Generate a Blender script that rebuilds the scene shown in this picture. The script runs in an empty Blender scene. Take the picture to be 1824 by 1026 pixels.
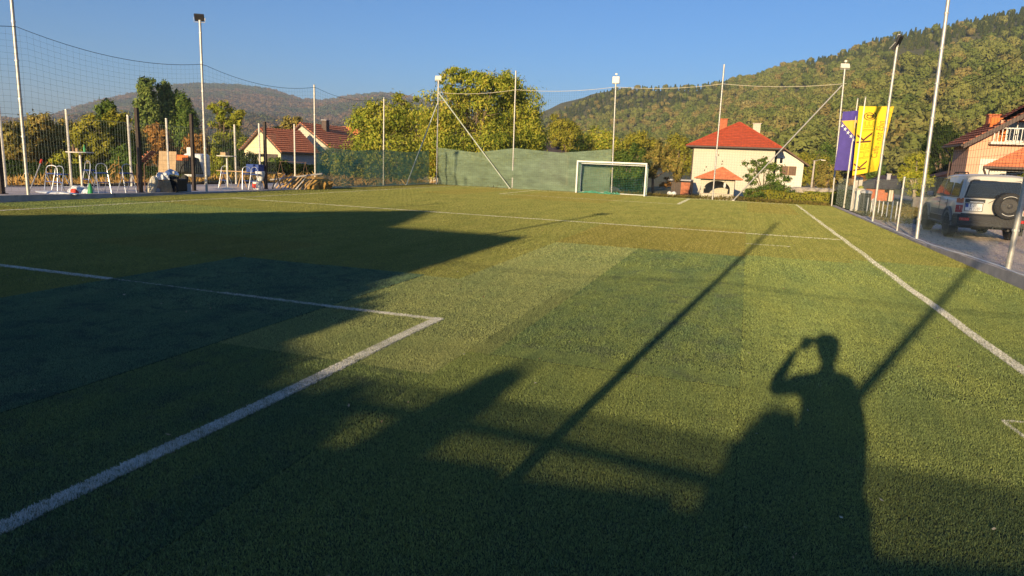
import bpy, bmesh, math, random
import numpy as np
from mathutils import Vector, Matrix
rad = math.radians
random.seed(7)
rng = np.random.default_rng(11)
S = bpy.context.scene
COL = S.collection

# ------------------------------------------------------------------ camera
# world axes: X across the pitch, Y along it (towards the far goal), Z up; the photographer's phone is at (0,0,CH)
CH = 1.75
FPX = 1225.6; PW, PH = 1824.0, 1026.0
PITCH, ROLL, YAW = rad(10.527), rad(2.381), rad(18.31)
_fw = np.array([0, math.cos(PITCH), -math.sin(PITCH)]); _r0 = np.array([1., 0, 0]); _u0 = np.cross(_r0, _fw)
_r = _r0*math.cos(ROLL) + _u0*math.sin(ROLL); _u = -_r0*math.sin(ROLL) + _u0*math.cos(ROLL)
def _yaw(v): return np.array([v[0]*math.cos(YAW) - v[1]*math.sin(YAW), v[0]*math.sin(YAW) + v[1]*math.cos(YAW), v[2]])
FW, RT, UP = _yaw(_fw), _yaw(_r), _yaw(_u)
cam_data = bpy.data.cameras.new('camera'); cam = bpy.data.objects.new('camera', cam_data); COL.objects.link(cam)
cam_data.sensor_width = 36; cam_data.lens = FPX/PW*36; cam_data.clip_start = 0.05; cam_data.clip_end = 12000
cam.matrix_world = Matrix(((RT[0], UP[0], -FW[0], 0), (RT[1], UP[1], -FW[1], 0), (RT[2], UP[2], -FW[2], CH), (0, 0, 0, 1)))
S.camera = cam

# ------------------------------------------------------------------ light
HAZE = 0.00022
SUN_EL, SUN_AZ = 12.5, 5.7            # light travels towards azimuth SUN_AZ (clockwise from +Y)
world = bpy.data.worlds.new('World'); S.world = world; world.use_nodes = True
wn = world.node_tree.nodes; wl = world.node_tree.links
for n in list(wn): wn.remove(n)
sky = wn.new('ShaderNodeTexSky'); sky.sky_type = 'NISHITA'; sky.sun_disc = False
sky.sun_elevation = rad(SUN_EL); sky.sun_rotation = rad(180 + SUN_AZ); sky.altitude = 300
sky.air_density = 1.0; sky.dust_density = 1.0; sky.ozone_density = 7.0
bg = wn.new('ShaderNodeBackground'); bg.inputs['Strength'].default_value = 0.088
wo = wn.new('ShaderNodeOutputWorld')
wl.new(sky.outputs[0], bg.inputs[0]); wl.new(bg.outputs[0], wo.inputs[0])
sd = bpy.data.lights.new('sun', 'SUN'); sd.energy = 5.0; sd.angle = rad(0.55); sd.color = (1.0, 0.75, 0.42)
sun = bpy.data.objects.new('sun', sd); COL.objects.link(sun)
_d = Vector((math.cos(rad(SUN_EL))*math.sin(rad(SUN_AZ)), math.cos(rad(SUN_EL))*math.cos(rad(SUN_AZ)), -math.sin(rad(SUN_EL))))
sun.rotation_euler = _d.to_track_quat('-Z', 'Y').to_euler(); sun.location = (0, -20, 30)
S.view_settings.view_transform = 'Standard'; S.view_settings.look = 'None'
S.view_settings.exposure = 0.80; S.view_settings.gamma = 1.0; S.view_settings.use_curve_mapping = False
try:
    S.cycles.max_bounces = 6; S.cycles.transparent_max_bounces = 24; S.cycles.volume_bounces = 0
    S.cycles.diffuse_bounces = 3; S.cycles.glossy_bounces = 2; S.cycles.transmission_bounces = 4
    S.cycles.use_denoising = True; S.cycles.caustics_reflective = False; S.cycles.caustics_refractive = False
except Exception: pass

# ------------------------------------------------------------------ measuring helpers (photo point -> place in the world)
def ray(x, y): return FW*FPX + RT*(x - PW/2) - UP*(y - PH/2)
def onA(x, y, A): d = ray(x, y); t = A/d[0]; return np.array([A, d[1]*t, CH + d[2]*t])
def onB(x, y, B): d = ray(x, y); t = B/d[1]; return np.array([d[0]*t, B, CH + d[2]*t])
def onZ(x, y, Z=0.0): d = ray(x, y); t = (Z - CH)/d[2]; return np.array([d[0]*t, d[1]*t, Z])
def atD(x, y, D): d = ray(x, y); t = D/math.hypot(d[0], d[1]); return np.array([d[0]*t, d[1]*t, CH + d[2]*t])

# ------------------------------------------------------------------ object helpers
def tag(o, label=None, cat=None, group=None, kind=None):
    if label: o['label'] = label
    if cat: o['category'] = cat
    if group: o['group'] = group
    if kind: o['kind'] = kind
    return o
def thing(name, label, cat, loc=(0, 0, 0), rz=0.0, group=None):
    o = bpy.data.objects.new(name, None); COL.objects.link(o); o.location = tuple(float(v) for v in loc)
    o.rotation_euler = (0, 0, rz); o.empty_display_size = 0.3
    return tag(o, label, cat, group)
def mesh_np(name, V, F, mat, smooth=False):
    """F: list of arrays (n,k) or list of tuples"""
    me = bpy.data.meshes.new(name)
    V = np.asarray(V, dtype=np.float32).reshape(-1, 3)
    if isinstance(F, np.ndarray):
        n, k = F.shape
        me.vertices.add(len(V)); me.vertices.foreach_set('co', V.ravel())
        me.loops.add(n*k); me.loops.foreach_set('vertex_index', F.astype(np.int32).ravel())
        me.polygons.add(n); me.polygons.foreach_set('loop_start', np.arange(0, n*k, k, dtype=np.int32))
        me.polygons.foreach_set('loop_total', np.full(n, k, dtype=np.int32))
        me.update(calc_edges=True)
    else:
        me.from_pydata([tuple(map(float, v)) for v in V], [], [tuple(int(i) for i in f) for f in F]); me.update()
    if smooth: me.polygons.foreach_set('use_smooth', np.ones(len(me.polygons), dtype=bool))
    if mat: me.materials.append(mat)
    return me
def link(name, me, parent=None, loc=(0, 0, 0), rot=(0, 0, 0)):
    o = bpy.data.objects.new(name, me); COL.objects.link(o); o.parent = parent
    o.location = tuple(float(v) for v in loc); o.rotation_euler = rot; return o
class MB:
    """collects boxes, tubes and polygons; build() links them as one mesh object"""
    def __init__(s): s.v = []; s.f = []
    def poly(s, pts):
        b = len(s.v); s.v += [tuple(map(float, p)) for p in pts]; s.f.append(tuple(range(b, b + len(pts)))); return s
    def box(s, x0, x1, y0, y1, z0, z1, M=None):
        P = [(x0, y0, z0), (x1, y0, z0), (x1, y1, z0), (x0, y1, z0), (x0, y0, z1), (x1, y0, z1), (x1, y1, z1), (x0, y1, z1)]
        if M is not None: P = [tuple(M @ Vector(p)) for p in P]
        return s.hexa(P)
    def hexa(s, P):
        b = len(s.v); s.v += [tuple(map(float, p)) for p in P]
        s.f += [(b, b+3, b+2, b+1), (b+4, b+5, b+6, b+7), (b, b+1, b+5, b+4), (b+1, b+2, b+6, b+5), (b+2, b+3, b+7, b+6), (b+3, b, b+4, b+7)]; return s
    def prism(s, pts, off):
        """polygon pts extruded by vector off, closed"""
        b = len(s.v); n = len(pts); off = np.array(off, float)
        s.v += [tuple(map(float, p)) for p in pts] + [tuple(np.array(p, float) + off) for p in pts]
        s.f.append(tuple(range(b, b+n))); s.f.append(tuple(range(b+2*n-1, b+n-1, -1)))
        for i in range(n): j = (i+1) % n; s.f.append((b+i, b+n+i, b+n+j, b+j))
        return s
    def tube(s, pts, r, n=8, caps=True, r2=None):
        pts = [Vector([float(c) for c in p]) for p in pts]; b = len(s.v); m = len(pts)
        up = None
        for i, p in enumerate(pts):
            t = (pts[min(i+1, m-1)] - pts[max(i-1, 0)]).normalized()
            a = t.orthogonal().normalized() if up is None else (up - t*up.dot(t)).normalized()
            up = a; c = t.cross(a)
            rr = r if r2 is None else r + (r2 - r)*i/(m-1)
            if isinstance(r, (list, tuple)): rr = r[i]
            for k in range(n):
                th = 2*math.pi*k/n; s.v.append(tuple(p + a*math.cos(th)*rr + c*math.sin(th)*rr))
        for i in range(m-1):
            for k in range(n):
                k2 = (k+1) % n; s.f.append((b+i*n+k, b+i*n+k2, b+(i+1)*n+k2, b+(i+1)*n+k))
        if caps:
            s.f.append(tuple(b+k for k in range(n-1, -1, -1))); s.f.append(tuple(b+(m-1)*n+k for k in range(n)))
        return s
    def lathe(s, prof, n=20, M=None):
        """prof: (radius, height) pairs about local Z"""
        b = len(s.v); m = len(prof)
        for (r, z) in prof:
            for k in range(n):
                th = 2*math.pi*k/n; p = Vector((r*math.cos(th), r*math.sin(th), z))
                s.v.append(tuple(M @ p if M is not None else p))
        for i in range(m-1):
            for k in range(n):
                k2 = (k+1) % n; s.f.append((b+i*n+k, b+i*n+k2, b+(i+1)*n+k2, b+(i+1)*n+k))
        s.f.append(tuple(b+k for k in range(n-1, -1, -1))); s.f.append(tuple(b+(m-1)*n+k for k in range(n)))
        return s
    def build(s, name, mat, parent=None, loc=(0, 0, 0), rot=(0, 0, 0), smooth=False, bevel=0.0):
        me = mesh_np(name, s.v, s.f, mat)
        if smooth:
            me.polygons.foreach_set('use_smooth', np.ones(len(me.polygons), dtype=bool))
            try: me.set_sharp_from_angle(angle=rad(38))
            except Exception: pass
        o = link(name, me, parent, loc, rot)
        if bevel:
            m = o.modifiers.new('bevel', 'BEVEL'); m.width = bevel; m.segments = 2; m.limit_method = 'ANGLE'; m.angle_limit = rad(35)
        return o
def copy_tree(o, parent=None):
    c = o.copy(); COL.objects.link(c); c.parent = parent
    for ch in list(o.children): copy_tree(ch, c)
    return c

# ------------------------------------------------------------------ materials
def new_mat(name):
    m = bpy.data.materials.new(name); m.use_nodes = True; nt = m.node_tree
    for n in list(nt.nodes): nt.nodes.remove(n)
    out = nt.nodes.new('ShaderNodeOutputMaterial'); return m, nt, out
def ramp(nt, fac, stops, interp='LINEAR'):
    r = nt.nodes.new('ShaderNodeValToRGB'); r.color_ramp.interpolation = interp
    e = r.color_ramp.elements
    while len(e) > 1: e.remove(e[-1])
    e[0].position = stops[0][0]; e[0].color = (*stops[0][1], 1)
    for p, c in stops[1:]:
        k = e.new(p); k.color = (*c, 1)
    nt.links.new(fac, r.inputs[0]); return r.outputs[0]
def noise(nt, scale, detail=4, rough=0.55, vec=None, dim='3D', distort=0.0, out=0):
    n = nt.nodes.new('ShaderNodeTexNoise'); n.inputs['Scale'].default_value = scale; n.inputs['Detail'].default_value = detail
    n.inputs['Roughness'].default_value = rough; n.inputs['Distortion'].default_value = distort
    if vec is not None: nt.links.new(vec, n.inputs['Vector'])
    return n.outputs[out]
def mixc(nt, fac, a, b, mode='MIX'):
    m = nt.nodes.new('ShaderNodeMix'); m.data_type = 'RGBA'; m.blend_type = mode
    for sock, v in ((m.inputs[0], fac), (m.inputs[6], a), (m.inputs[7], b)):
        if isinstance(v, (int, float)): sock.default_value = v
        elif isinstance(v, tuple): sock.default_value = (*v, 1)
        else: nt.links.new(v, sock)
    return m.outputs[2]
def math_n(nt, op, a, b=None):
    m = nt.nodes.new('ShaderNodeMath'); m.operation = op
    for i, v in enumerate((a, b)):
        if v is None: continue
        if isinstance(v, (int, float)): m.inputs[i].default_value = v
        else: nt.links.new(v, m.inputs[i])
    return m.outputs[0]
def pos(nt): return nt.nodes.new('ShaderNodeNewGeometry').outputs['Position']
def objco(nt): return nt.nodes.new('ShaderNodeTexCoord').outputs['Object']
def vmul(nt, v, s):
    m = nt.nodes.new('ShaderNodeVectorMath'); m.operation = 'MULTIPLY'; nt.links.new(v, m.inputs[0]); m.inputs[1].default_value = s; return m.outputs[0]
def mat(name, c, rough=0.7, metal=0.0, var=0.18, scale=6.0, bump=0.0, bscale=40.0, c2=None, spec=0.4, world_space=False, stretch=None, coat=0.0, dirt=None):
    m, nt, out = new_mat(name); p = nt.nodes.new('ShaderNodeBsdfPrincipled')
    v = pos(nt) if world_space else objco(nt)
    if stretch: v = vmul(nt, v, stretch)
    n = noise(nt, scale, 5, 0.6, v)
    lo = tuple(x*(1-var) for x in c); hi = tuple(min(1, x*(1+var)) for x in (c2 or c))
    col = ramp(nt, n, [(0.3, lo), (0.7, hi)])
    if dirt:
        n2 = noise(nt, dirt[1], 6, 0.7, v, distort=0.4); f = ramp(nt, n2, [(dirt[2], (0, 0, 0)), (dirt[2]+0.12, (1, 1, 1))])
        col = mixc(nt, f, col, dirt[0])
    nt.links.new(col, p.inputs['Base Color']); p.inputs['Roughness'].default_value = rough; p.inputs['Metallic'].default_value = metal
    p.inputs['Specular IOR Level'].default_value = spec; p.inputs['Coat Weight'].default_value = coat
    if bump:
        b = nt.nodes.new('ShaderNodeBump'); b.inputs['Strength'].default_value = bump; b.inputs['Distance'].default_value = 0.02
        nt.links.new(noise(nt, bscale, 6, 0.65, v), b.inputs['Height']); nt.links.new(b.outputs[0], p.inputs['Normal'])
    nt.links.new(p.outputs[0], out.inputs[0]); return m
def leaf_mat(name, stops, trans=0.3, bigscale=0.35, amt=0.5, use_obj=False, gain=1.0):
    stops = [(p_, tuple(min(.7, v_*gain) for v_ in c_)) for p_, c_ in stops]
    m, nt, out = new_mat(name)
    g = nt.nodes.new('ShaderNodeNewGeometry')
    if use_obj:
        oi = nt.nodes.new('ShaderNodeObjectInfo'); f1 = oi.outputs['Random']; f1b = g.outputs['Random Per Island']
        f1 = math_n(nt, 'ADD', math_n(nt, 'MULTIPLY', f1, 0.8), math_n(nt, 'MULTIPLY', f1b, 0.2))
    else: f1 = g.outputs['Random Per Island']
    n = noise(nt, bigscale, 3, 0.6, g.outputs['Position'])
    n = math_n(nt, 'ADD', math_n(nt, 'MULTIPLY', math_n(nt, 'SUBTRACT', n, 0.5), 2.2), 0.5)
    f = math_n(nt, 'ADD', math_n(nt, 'MULTIPLY', f1, 1-amt), math_n(nt, 'MULTIPLY', n, amt))
    col = ramp(nt, f, stops)
    d = nt.nodes.new('ShaderNodeBsdfDiffuse'); t = nt.nodes.new('ShaderNodeBsdfTranslucent'); mx = nt.nodes.new('ShaderNodeMixShader')
    nt.links.new(col, d.inputs[0]); nt.links.new(col, t.inputs[0]); mx.inputs[0].default_value = trans
    nt.links.new(d.outputs[0], mx.inputs[1]); nt.links.new(t.outputs[0], mx.inputs[2]); nt.links.new(mx.outputs[0], out.inputs[0]); return m

M = {}
M['galv'] = mat('galvanised_steel', (0.52, 0.51, 0.48), 0.5, 0.55, 0.15, 12, dirt=((0.35, 0.25, 0.16), 7, 0.66))
M['galv_white'] = mat('pale_post_paint', (0.72, 0.68, 0.60), 0.6, 0.0, 0.1, 9, dirt=((0.30, 0.20, 0.12), 5, 0.68))
M['galv_green'] = mat('green_grey_post', (0.42, 0.47, 0.40), 0.6, 0.0, 0.2, 9)
M['darksteel'] = mat('brown_black_steel', (0.06, 0.045, 0.038), 0.5, 0.3, 0.3, 8, dirt=((0.16, 0.08, 0.04), 6, 0.62))
M['lampcase'] = mat('lamp_case_white', (0.78, 0.72, 0.62), 0.5)
M['lampdark'] = mat('lamp_case_black', (0.035, 0.035, 0.04), 0.4)
M['lampglass'] = mat('lamp_glass', (0.62, 0.62, 0.58), 0.15, 0, 0.05)
M['concrete'] = mat('concrete', (0.50, 0.45, 0.41), 0.9, 0, 0.22, 2.5, 0.6, 30, world_space=True, dirt=((0.22, 0.2, 0.18), 1.6, 0.6))
M['slab'] = mat('slab_concrete', (0.66, 0.57, 0.52), 0.9, 0, 0.16, 1.2, 0.5, 25, world_space=True, dirt=((0.45, 0.40, 0.37), 0.9, 0.64))
M['net'] = mat('dark_net_twine', (0.05, 0.06, 0.055), 0.9)
M['rope'] = mat('black_rope', (0.02, 0.02, 0.022), 0.9)
M['rope_pale'] = mat('pale_rope', (0.6, 0.56, 0.45), 0.9)
M['wire'] = mat('green_coated_wire', (0.42, 0.52, 0.44), 0.6)
M['white'] = mat('white_paint', (0.78, 0.78, 0.74), 0.45, 0, 0.05, 8, dirt=((0.45, 0.43, 0.38), 9, 0.7))
M['goalnet'] = mat('green_goal_net', (0.07, 0.30, 0.20), 0.8)
M['black'] = mat('black_plastic', (0.02, 0.02, 0.021), 0.55)
M['rubber'] = mat('tyre_rubber', (0.028, 0.027, 0.027), 0.85, 0, 0.25, 30, 0.3, 80)
M['glass_dark'] = mat('tinted_glass', (0.012, 0.014, 0.02), 0.08, 0, 0.02, spec=0.7)
M['glass_side'] = mat('side_glass', (0.05, 0.05, 0.05), 0.04, 0.35, 0.02, spec=1.0)
M['chrome'] = mat('chrome', (0.75, 0.76, 0.78), 0.22, 1.0, 0.05)
M['carwhite'] = mat('champagne_white_paint', (0.56, 0.53, 0.46), 0.3, 0.0, 0.03, 5, coat=0.4)
M['cladding'] = mat('grey_car_cladding', (0.17, 0.17, 0.16), 0.6)
M['red_glass'] = mat('red_lamp_glass', (0.42, 0.015, 0.015), 0.2, spec=0.7)
M['amber_glass'] = mat('amber_lamp_glass', (0.60, 0.16, 0.03), 0.2, spec=0.7)
M['clear_glass'] = mat('clear_lamp_glass', (0.55, 0.5, 0.48), 0.15, spec=0.7)
M['rim'] = mat('wheel_steel', (0.05, 0.048, 0.046), 0.5, 0.3)
M['plaster_cream'] = mat('cream_plaster', (0.58, 0.545, 0.45), 0.9, 0, 0.05, 0.8, 0.15, 12, dirt=((0.52, 0.47, 0.385), 1.1, 0.62))
M['plaster_white'] = mat('white_plaster', (0.70, 0.68, 0.61), 0.9, 0, 0.04, 0.8, 0.15, 12)
M['plaster_yellow'] = mat('pale_yellow_plaster', (0.70, 0.68, 0.44), 0.9, 0, 0.04, 0.8)
M['plaster_pink'] = mat('salmon_plaster', (0.70, 0.40, 0.27), 0.9, 0, 0.06, 0.9, 0.15, 12)
M['plaster_orange'] = mat('orange_plaster', (0.62, 0.19, 0.05), 0.9, 0, 0.06, 0.9)
M['plaster_grey_and_shade'] = mat('grey_and_shaded_plaster', (0.42, 0.42, 0.44), 0.9, 0, 0.06, 0.9)  # plain grey, also painted on house walls that lie in shade
M['tile_red'] = mat('red_roof_tile', (0.46, 0.085, 0.035), 0.8, 0, 0.2, 3.0, 0.3, 20, dirt=((0.24, 0.06, 0.035), 2.2, 0.62))
M['tile_orange'] = mat('orange_roof_tile', (0.74, 0.26, 0.12), 0.8, 0, 0.25, 3.0, 0.3, 20, dirt=((0.50, 0.18, 0.09), 2.5, 0.62))
M['tile_brown'] = mat('weathered_roof_tile', (0.42, 0.15, 0.08), 0.85, 0, 0.3, 3.0, 0.3, 20, dirt=((0.14, 0.07, 0.05), 2.5, 0.55))
M['shingle'] = mat('dark_shingle', (0.055, 0.045, 0.06), 0.8, 0, 0.25, 3.0, dirt=((0.25, 0.24, 0.24), 5, 0.72))
M['brick'] = mat('red_brick', (0.45, 0.14, 0.065), 0.9, 0, 0.25, 5.0, 0.3, 20)
M['wood'] = mat('bare_wood', (0.42, 0.28, 0.15), 0.8, 0, 0.25, 8, stretch=(1, 1, 8))
M['wood_dark'] = mat('brown_wood', (0.16, 0.10, 0.07), 0.8, 0, 0.25, 8)
M['gutter'] = mat('brown_gutter', (0.10, 0.07, 0.06), 0.6)
M['shadow_room'] = mat('painted_interior_shade', (0.10, 0.08, 0.07), 0.9)  # dark colour stands in for shade in openings and under roofs
M['steel_stool'] = mat('brushed_tube_steel', (0.50, 0.54, 0.62), 0.35, 0.6)
M['blue'] = mat('blue_vinyl', (0.03, 0.07, 0.28), 0.5)
M['navy'] = mat('navy_flag_cloth', (0.075, 0.055, 0.30), 0.8, 0, 0.12, 3)
M['flag_yellow'] = mat('yellow_flag_cloth', (0.85, 0.48, 0.06), 0.8, 0, 0.06, 3)
M['banner'] = mat('yellow_banner_cloth', (0.80, 0.56, 0.02), 0.8, 0, 0.06, 3)
M['print'] = mat('brown_print', (0.10, 0.035, 0.02), 0.8)
M['print_thin'] = mat('thin_brown_print', (0.28, 0.14, 0.02), 0.8)
M['star'] = mat('white_star_print', (0.82, 0.82, 0.80), 0.8)
M['bark'] = mat('bark', (0.17, 0.125, 0.085), 0.95, 0, 0.3, 8, 0.6, 20, stretch=(1, 1, 0.25))
M['bark_pale'] = mat('pale_bark', (0.34, 0.28, 0.20), 0.95, 0, 0.3, 8, 0.6, 20, stretch=(1, 1, 0.25))
M['straw'] = leaf_mat('dry_maize_straw', [(0.0, (0.22, 0.12, 0.04)), (0.5, (0.50, 0.30, 0.09)), (1.0, (0.70, 0.50, 0.20))], 0.2, 0.6, 0.4)
M['drygrass'] = leaf_mat('dry_grass', [(0.0, (0.07, 0.08, 0.02)), (0.5, (0.16, 0.14, 0.04)), (1.0, (0.35, 0.24, 0.09))], 0.2, 0.5, 0.5)
M['plastic_white'] = mat('white_plastic', (0.75, 0.75, 0.72), 0.5)
M['plastic_red'] = mat('red_plastic', (0.55, 0.05, 0.03), 0.5)
M['plastic_orange'] = mat('orange_plastic', (0.75, 0.16, 0.03), 0.5)
M['plastic_green'] = mat('green_plastic', (0.03, 0.30, 0.10), 0.4)
M['film'] = mat('pale_plastic_film', (0.62, 0.66, 0.72), 0.3, 0, 0.2, 14)
M['cardboard'] = mat('cardboard', (0.42, 0.30, 0.18), 0.9)
M['cloth_blue'] = mat('blue_cloth', (0.06, 0.09, 0.2), 0.9)
M['skin'] = mat('skin', (0.45, 0.26, 0.18), 0.6, 0, 0.06)
M['trousers'] = mat('dark_trousers', (0.04, 0.045, 0.06), 0.9)
M['stone'] = mat('rough_stone', (0.38, 0.34, 0.28), 0.95, 0, 0.3, 3, 0.6, 12)
M['grey_gate'] = mat('grey_panel', (0.16, 0.15, 0.15), 0.8)

# turf: fibre colour is a property of each roll (roll kind), with wear and grit
def turf_mat(name, base, alt, worn, wear=0.62, white=False):
    m, nt, out = new_mat(name); g = nt.nodes.new('ShaderNodeNewGeometry'); P = g.outputs['Position']
    n1 = noise(nt, 1.1, 5, 0.62, vmul(nt, P, (1.6, 0.55, 1))); n2 = noise(nt, 38.0, 3, 0.6, P); n3 = noise(nt, 3.2, 5, 0.7, P, distort=0.6)
    rnd = g.outputs['Random Per Island']
    c = mixc(nt, ramp(nt, n1, [(0.36, (0, 0, 0)), (0.64, (1, 1, 1))]), base, alt)
    c = mixc(nt, ramp(nt, n3, [(wear, (0, 0, 0)), (wear+0.14, (0.65, 0.65, 0.65))]), c, worn)
    k = math_n(nt, 'ADD', math_n(nt, 'MULTIPLY', rnd, 0.95), math_n(nt, 'MULTIPLY', n2, 0.5))
    c = mixc(nt, 1.0, c, ramp(nt, k, [(0.1, (0.55, 0.55, 0.55)), (0.7, (1.0, 1.0, 1.0)), (1.2, (1.6, 1.55, 1.4))]), 'MULTIPLY')
    if white:
        n4 = noise(nt, 26.0, 4, 0.7, P); kk = math_n(nt, 'ADD', math_n(nt, 'MULTIPLY', rnd, 0.45), math_n(nt, 'ADD', math_n(nt, 'MULTIPLY', n3, 0.45), math_n(nt, 'MULTIPLY', n4, 0.5)))
        c = mixc(nt, ramp(nt, kk, [(0.72, (0, 0, 0)), (0.88, (1, 1, 1))]), (0.80, 0.80, 0.76), (0.22, 0.25, 0.13))
    p = nt.nodes.new('ShaderNodeBsdfPrincipled'); nt.links.new(c, p.inputs['Base Color']); p.inputs['Roughness'].default_value = 0.55
    p.inputs['Specular IOR Level'].default_value = 0.25
    t = nt.nodes.new('ShaderNodeBsdfTranslucent'); nt.links.new(c, t.inputs[0]); mx = nt.nodes.new('ShaderNodeMixShader'); mx.inputs[0].default_value = 0.18
    nt.links.new(p.outputs[0], mx.inputs[1]); nt.links.new(t.outputs[0], mx.inputs[2]); nt.links.new(mx.outputs[0], out.inputs[0])
    return m
TM = {
 'olive': turf_mat('turf_olive', (0.200, 0.228, 0.066), (0.26, 0.272, 0.084), (0.27, 0.245, 0.115)),
 'gold':  turf_mat('turf_gold', (0.215, 0.215, 0.058), (0.26, 0.25, 0.076), (0.20, 0.20, 0.08)),
 'mid':   turf_mat('turf_mid_green', (0.175, 0.240, 0.092), (0.245, 0.30, 0.098), (0.225, 0.22, 0.115)),
 'light': turf_mat('turf_light_green', (0.225, 0.282, 0.122), (0.285, 0.325, 0.135), (0.235, 0.24, 0.13)),
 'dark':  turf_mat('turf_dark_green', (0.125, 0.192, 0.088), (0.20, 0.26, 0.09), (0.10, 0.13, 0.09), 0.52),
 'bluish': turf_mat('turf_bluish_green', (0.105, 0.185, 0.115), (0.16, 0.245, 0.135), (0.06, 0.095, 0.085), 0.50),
 'white': turf_mat('turf_white_fibre', (0.7, 0.7, 0.68), (0.72, 0.72, 0.7), (0.3, 0.3, 0.2), white=True),
}
M['turf_back'] = mat('turf_backing', (0.035, 0.045, 0.022), 0.95, world_space=True, scale=30)
M['earth'] = mat('brown_soil', (0.16, 0.12, 0.07), 0.95, 0, 0.3, 0.5, 0.5, 10, world_space=True)

# ================================================================== TERRAIN
SIL_R = [(-60, .0), (-22, .028), (-17.62, .0632), (-16.52, .0755), (-14.97, .088), (-12.77, .1007), (-10.59, .1108), (-7.51, .109), (-4.1, .1115), (-2.06, .1213),
         (-.06, .1279), (1.86, .1391), (4.86, .1501), (6.96, .1647), (9.01, .1745), (12.28, .1842), (16.02, .1947), (30, .205), (60, .18), (110, .10), (150, .02), (180, 0)]
SIL_L = [(-180, .0), (-130, .03), (-100, .05), (-75, .045), (-60, .02), (-54.72, .0184), (-53.81, .0213), (-51.93, .028), (-50.6, .038), (-48.91, .0501), (-46.45, .0634),
         (-44.63, .0748), (-42.4, .0793), (-39.71, .0809), (-37.73, .0784), (-35.28, .0681), (-33.61, .0684), (-31.9, .0762), (-29.31, .0833), (-27.55, .082),
         (-24.88, .073), (-21.7, .0603), (-17, .05), (-8, .03), (10, 0), (180, 0)]
def interp(tab, x): return np.interp(x, [t[0] for t in tab], [t[1] for t in tab])
def lnoise(x, y, s, seed=0.0):
    return (np.sin(x/s*1.3 + seed + 1.7*np.sin(y/s*0.7 + seed)) + np.sin(y/s*1.1 - seed*2 + 1.3*np.sin(x/s*0.9)))*0.5
TREE_R, TREE_L = 6.0, 11.0
def terrain_z(az, D):
    az = np.asarray(az, float); D = np.asarray(D, float)
    x = D*np.sin(np.radians(az)); y = D*np.cos(np.radians(az))
    # platform around the pitch at 0, gardens and fields 0.9 m lower
    ex = np.maximum(np.maximum(-27 - x, x - 15), 0); ey = np.maximum(np.maximum(y - 43.5, -14 - y), 0)
    e = np.clip(np.hypot(ex, ey)/4.0, 0, 1); base = -0.03 - np.interp(x, [-42, -20], [.22, .87])*(e*e*(3-2*e))
    foot = np.interp(az, [-60, -18, -8, 0, 10, 20, 180], [700, 560, 420, 260, 190, 170, 200]); Dc = np.interp(az, [-60, -18, -8, 0, 20, 180], [1000, 900, 800, 760, 720, 700])
    H = interp(SIL_R, az)*Dc + CH - TREE_R*0.9
    s = np.clip((D - foot)/(Dc - foot), 0, 1)
    zr = np.maximum(H, 0)*(0.80*s + 0.20*s*s) * (1 + 0.05*lnoise(x, y, 55)*np.sin(np.pi*s))
    zr = np.where(D > Dc, np.maximum(H, 0)*np.exp(-((D - Dc)/500.0)**2), zr)
    zr += np.where((s > 0) & (s < 1), 3.5*lnoise(x, y, 28, 2.0)*np.sin(np.pi*s), 0)
    DL = 2600.0; HL = interp(SIL_L, az)*DL + CH - TREE_L*0.8
    sl = np.clip((D - 800)/(DL - 800), 0, 1)
    zl = np.maximum(HL, 0)*(0.55*sl + 0.45*sl*sl)*(1 + 0.22*lnoise(x, y, 210, 1.0)*np.sin(np.pi*sl)) + 14*lnoise(x, y, 120, 4.0)*np.sin(np.pi*sl)*(HL > 20)
    zl = np.where(D > DL, np.maximum(HL, 0)*np.exp(-((D - DL)/700.0)**2), zl)
    far = np.clip((D - 150)/200, 0, 1)
    return base + np.maximum(np.maximum(zr, zl), 0)*(far > 0)
azs = np.unique(np.concatenate([np.arange(-180, 181, 4.0), np.arange(-60, 24, 0.6)]))
Ds = np.concatenate([[0.5], np.arange(6, 70, 3.0), np.geomspace(72, 700, 40), np.linspace(715, 1000, 12), np.geomspace(1050, 2500, 24), [2560, 2600, 2660, 2800, 3100, 3600, 4400, 5200]])
AZ, DD = np.meshgrid(azs, Ds, indexing='ij'); ZZ = terrain_z(AZ, DD)
XX = DD*np.sin(np.radians(AZ)); YY = DD*np.cos(np.radians(AZ))
na, nd = AZ.shape
idx = np.arange(na*nd).reshape(na, nd)
F = np.stack([idx[:-1, :-1].ravel(), idx[1:, :-1].ravel(), idx[1:, 1:].ravel(), idx[:-1, 1:].ravel()], 1)[:, ::-1]
gm, nt, out = new_mat('ground_cover'); P = pos(nt)
p = nt.nodes.new('ShaderNodeBsdfPrincipled'); p.inputs['Roughness'].default_value = 0.95
c = ramp(nt, noise(nt, 0.12, 6, 0.6, P), [(0.3, (0.055, 0.065, 0.02)), (0.5, (0.10, 0.09, 0.03)), (0.7, (0.16, 0.12, 0.05))])
c = mixc(nt, ramp(nt, noise(nt, 2.5, 5, 0.7, P), [(0.35, (0, 0, 0)), (0.7, (1, 1, 1))]), c, (0.07, 0.08, 0.025))
nt.links.new(c, p.inputs['Base Color']); nt.links.new(p.outputs[0], out.inputs[0])
tag(link('ground', mesh_np('ground', np.stack([XX.ravel(), YY.ravel(), ZZ.ravel()], 1), F, gm, True)), kind='structure')
def tz(x, y): return float(terrain_z(math.degrees(math.atan2(x, y)), math.hypot(x, y)))

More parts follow.
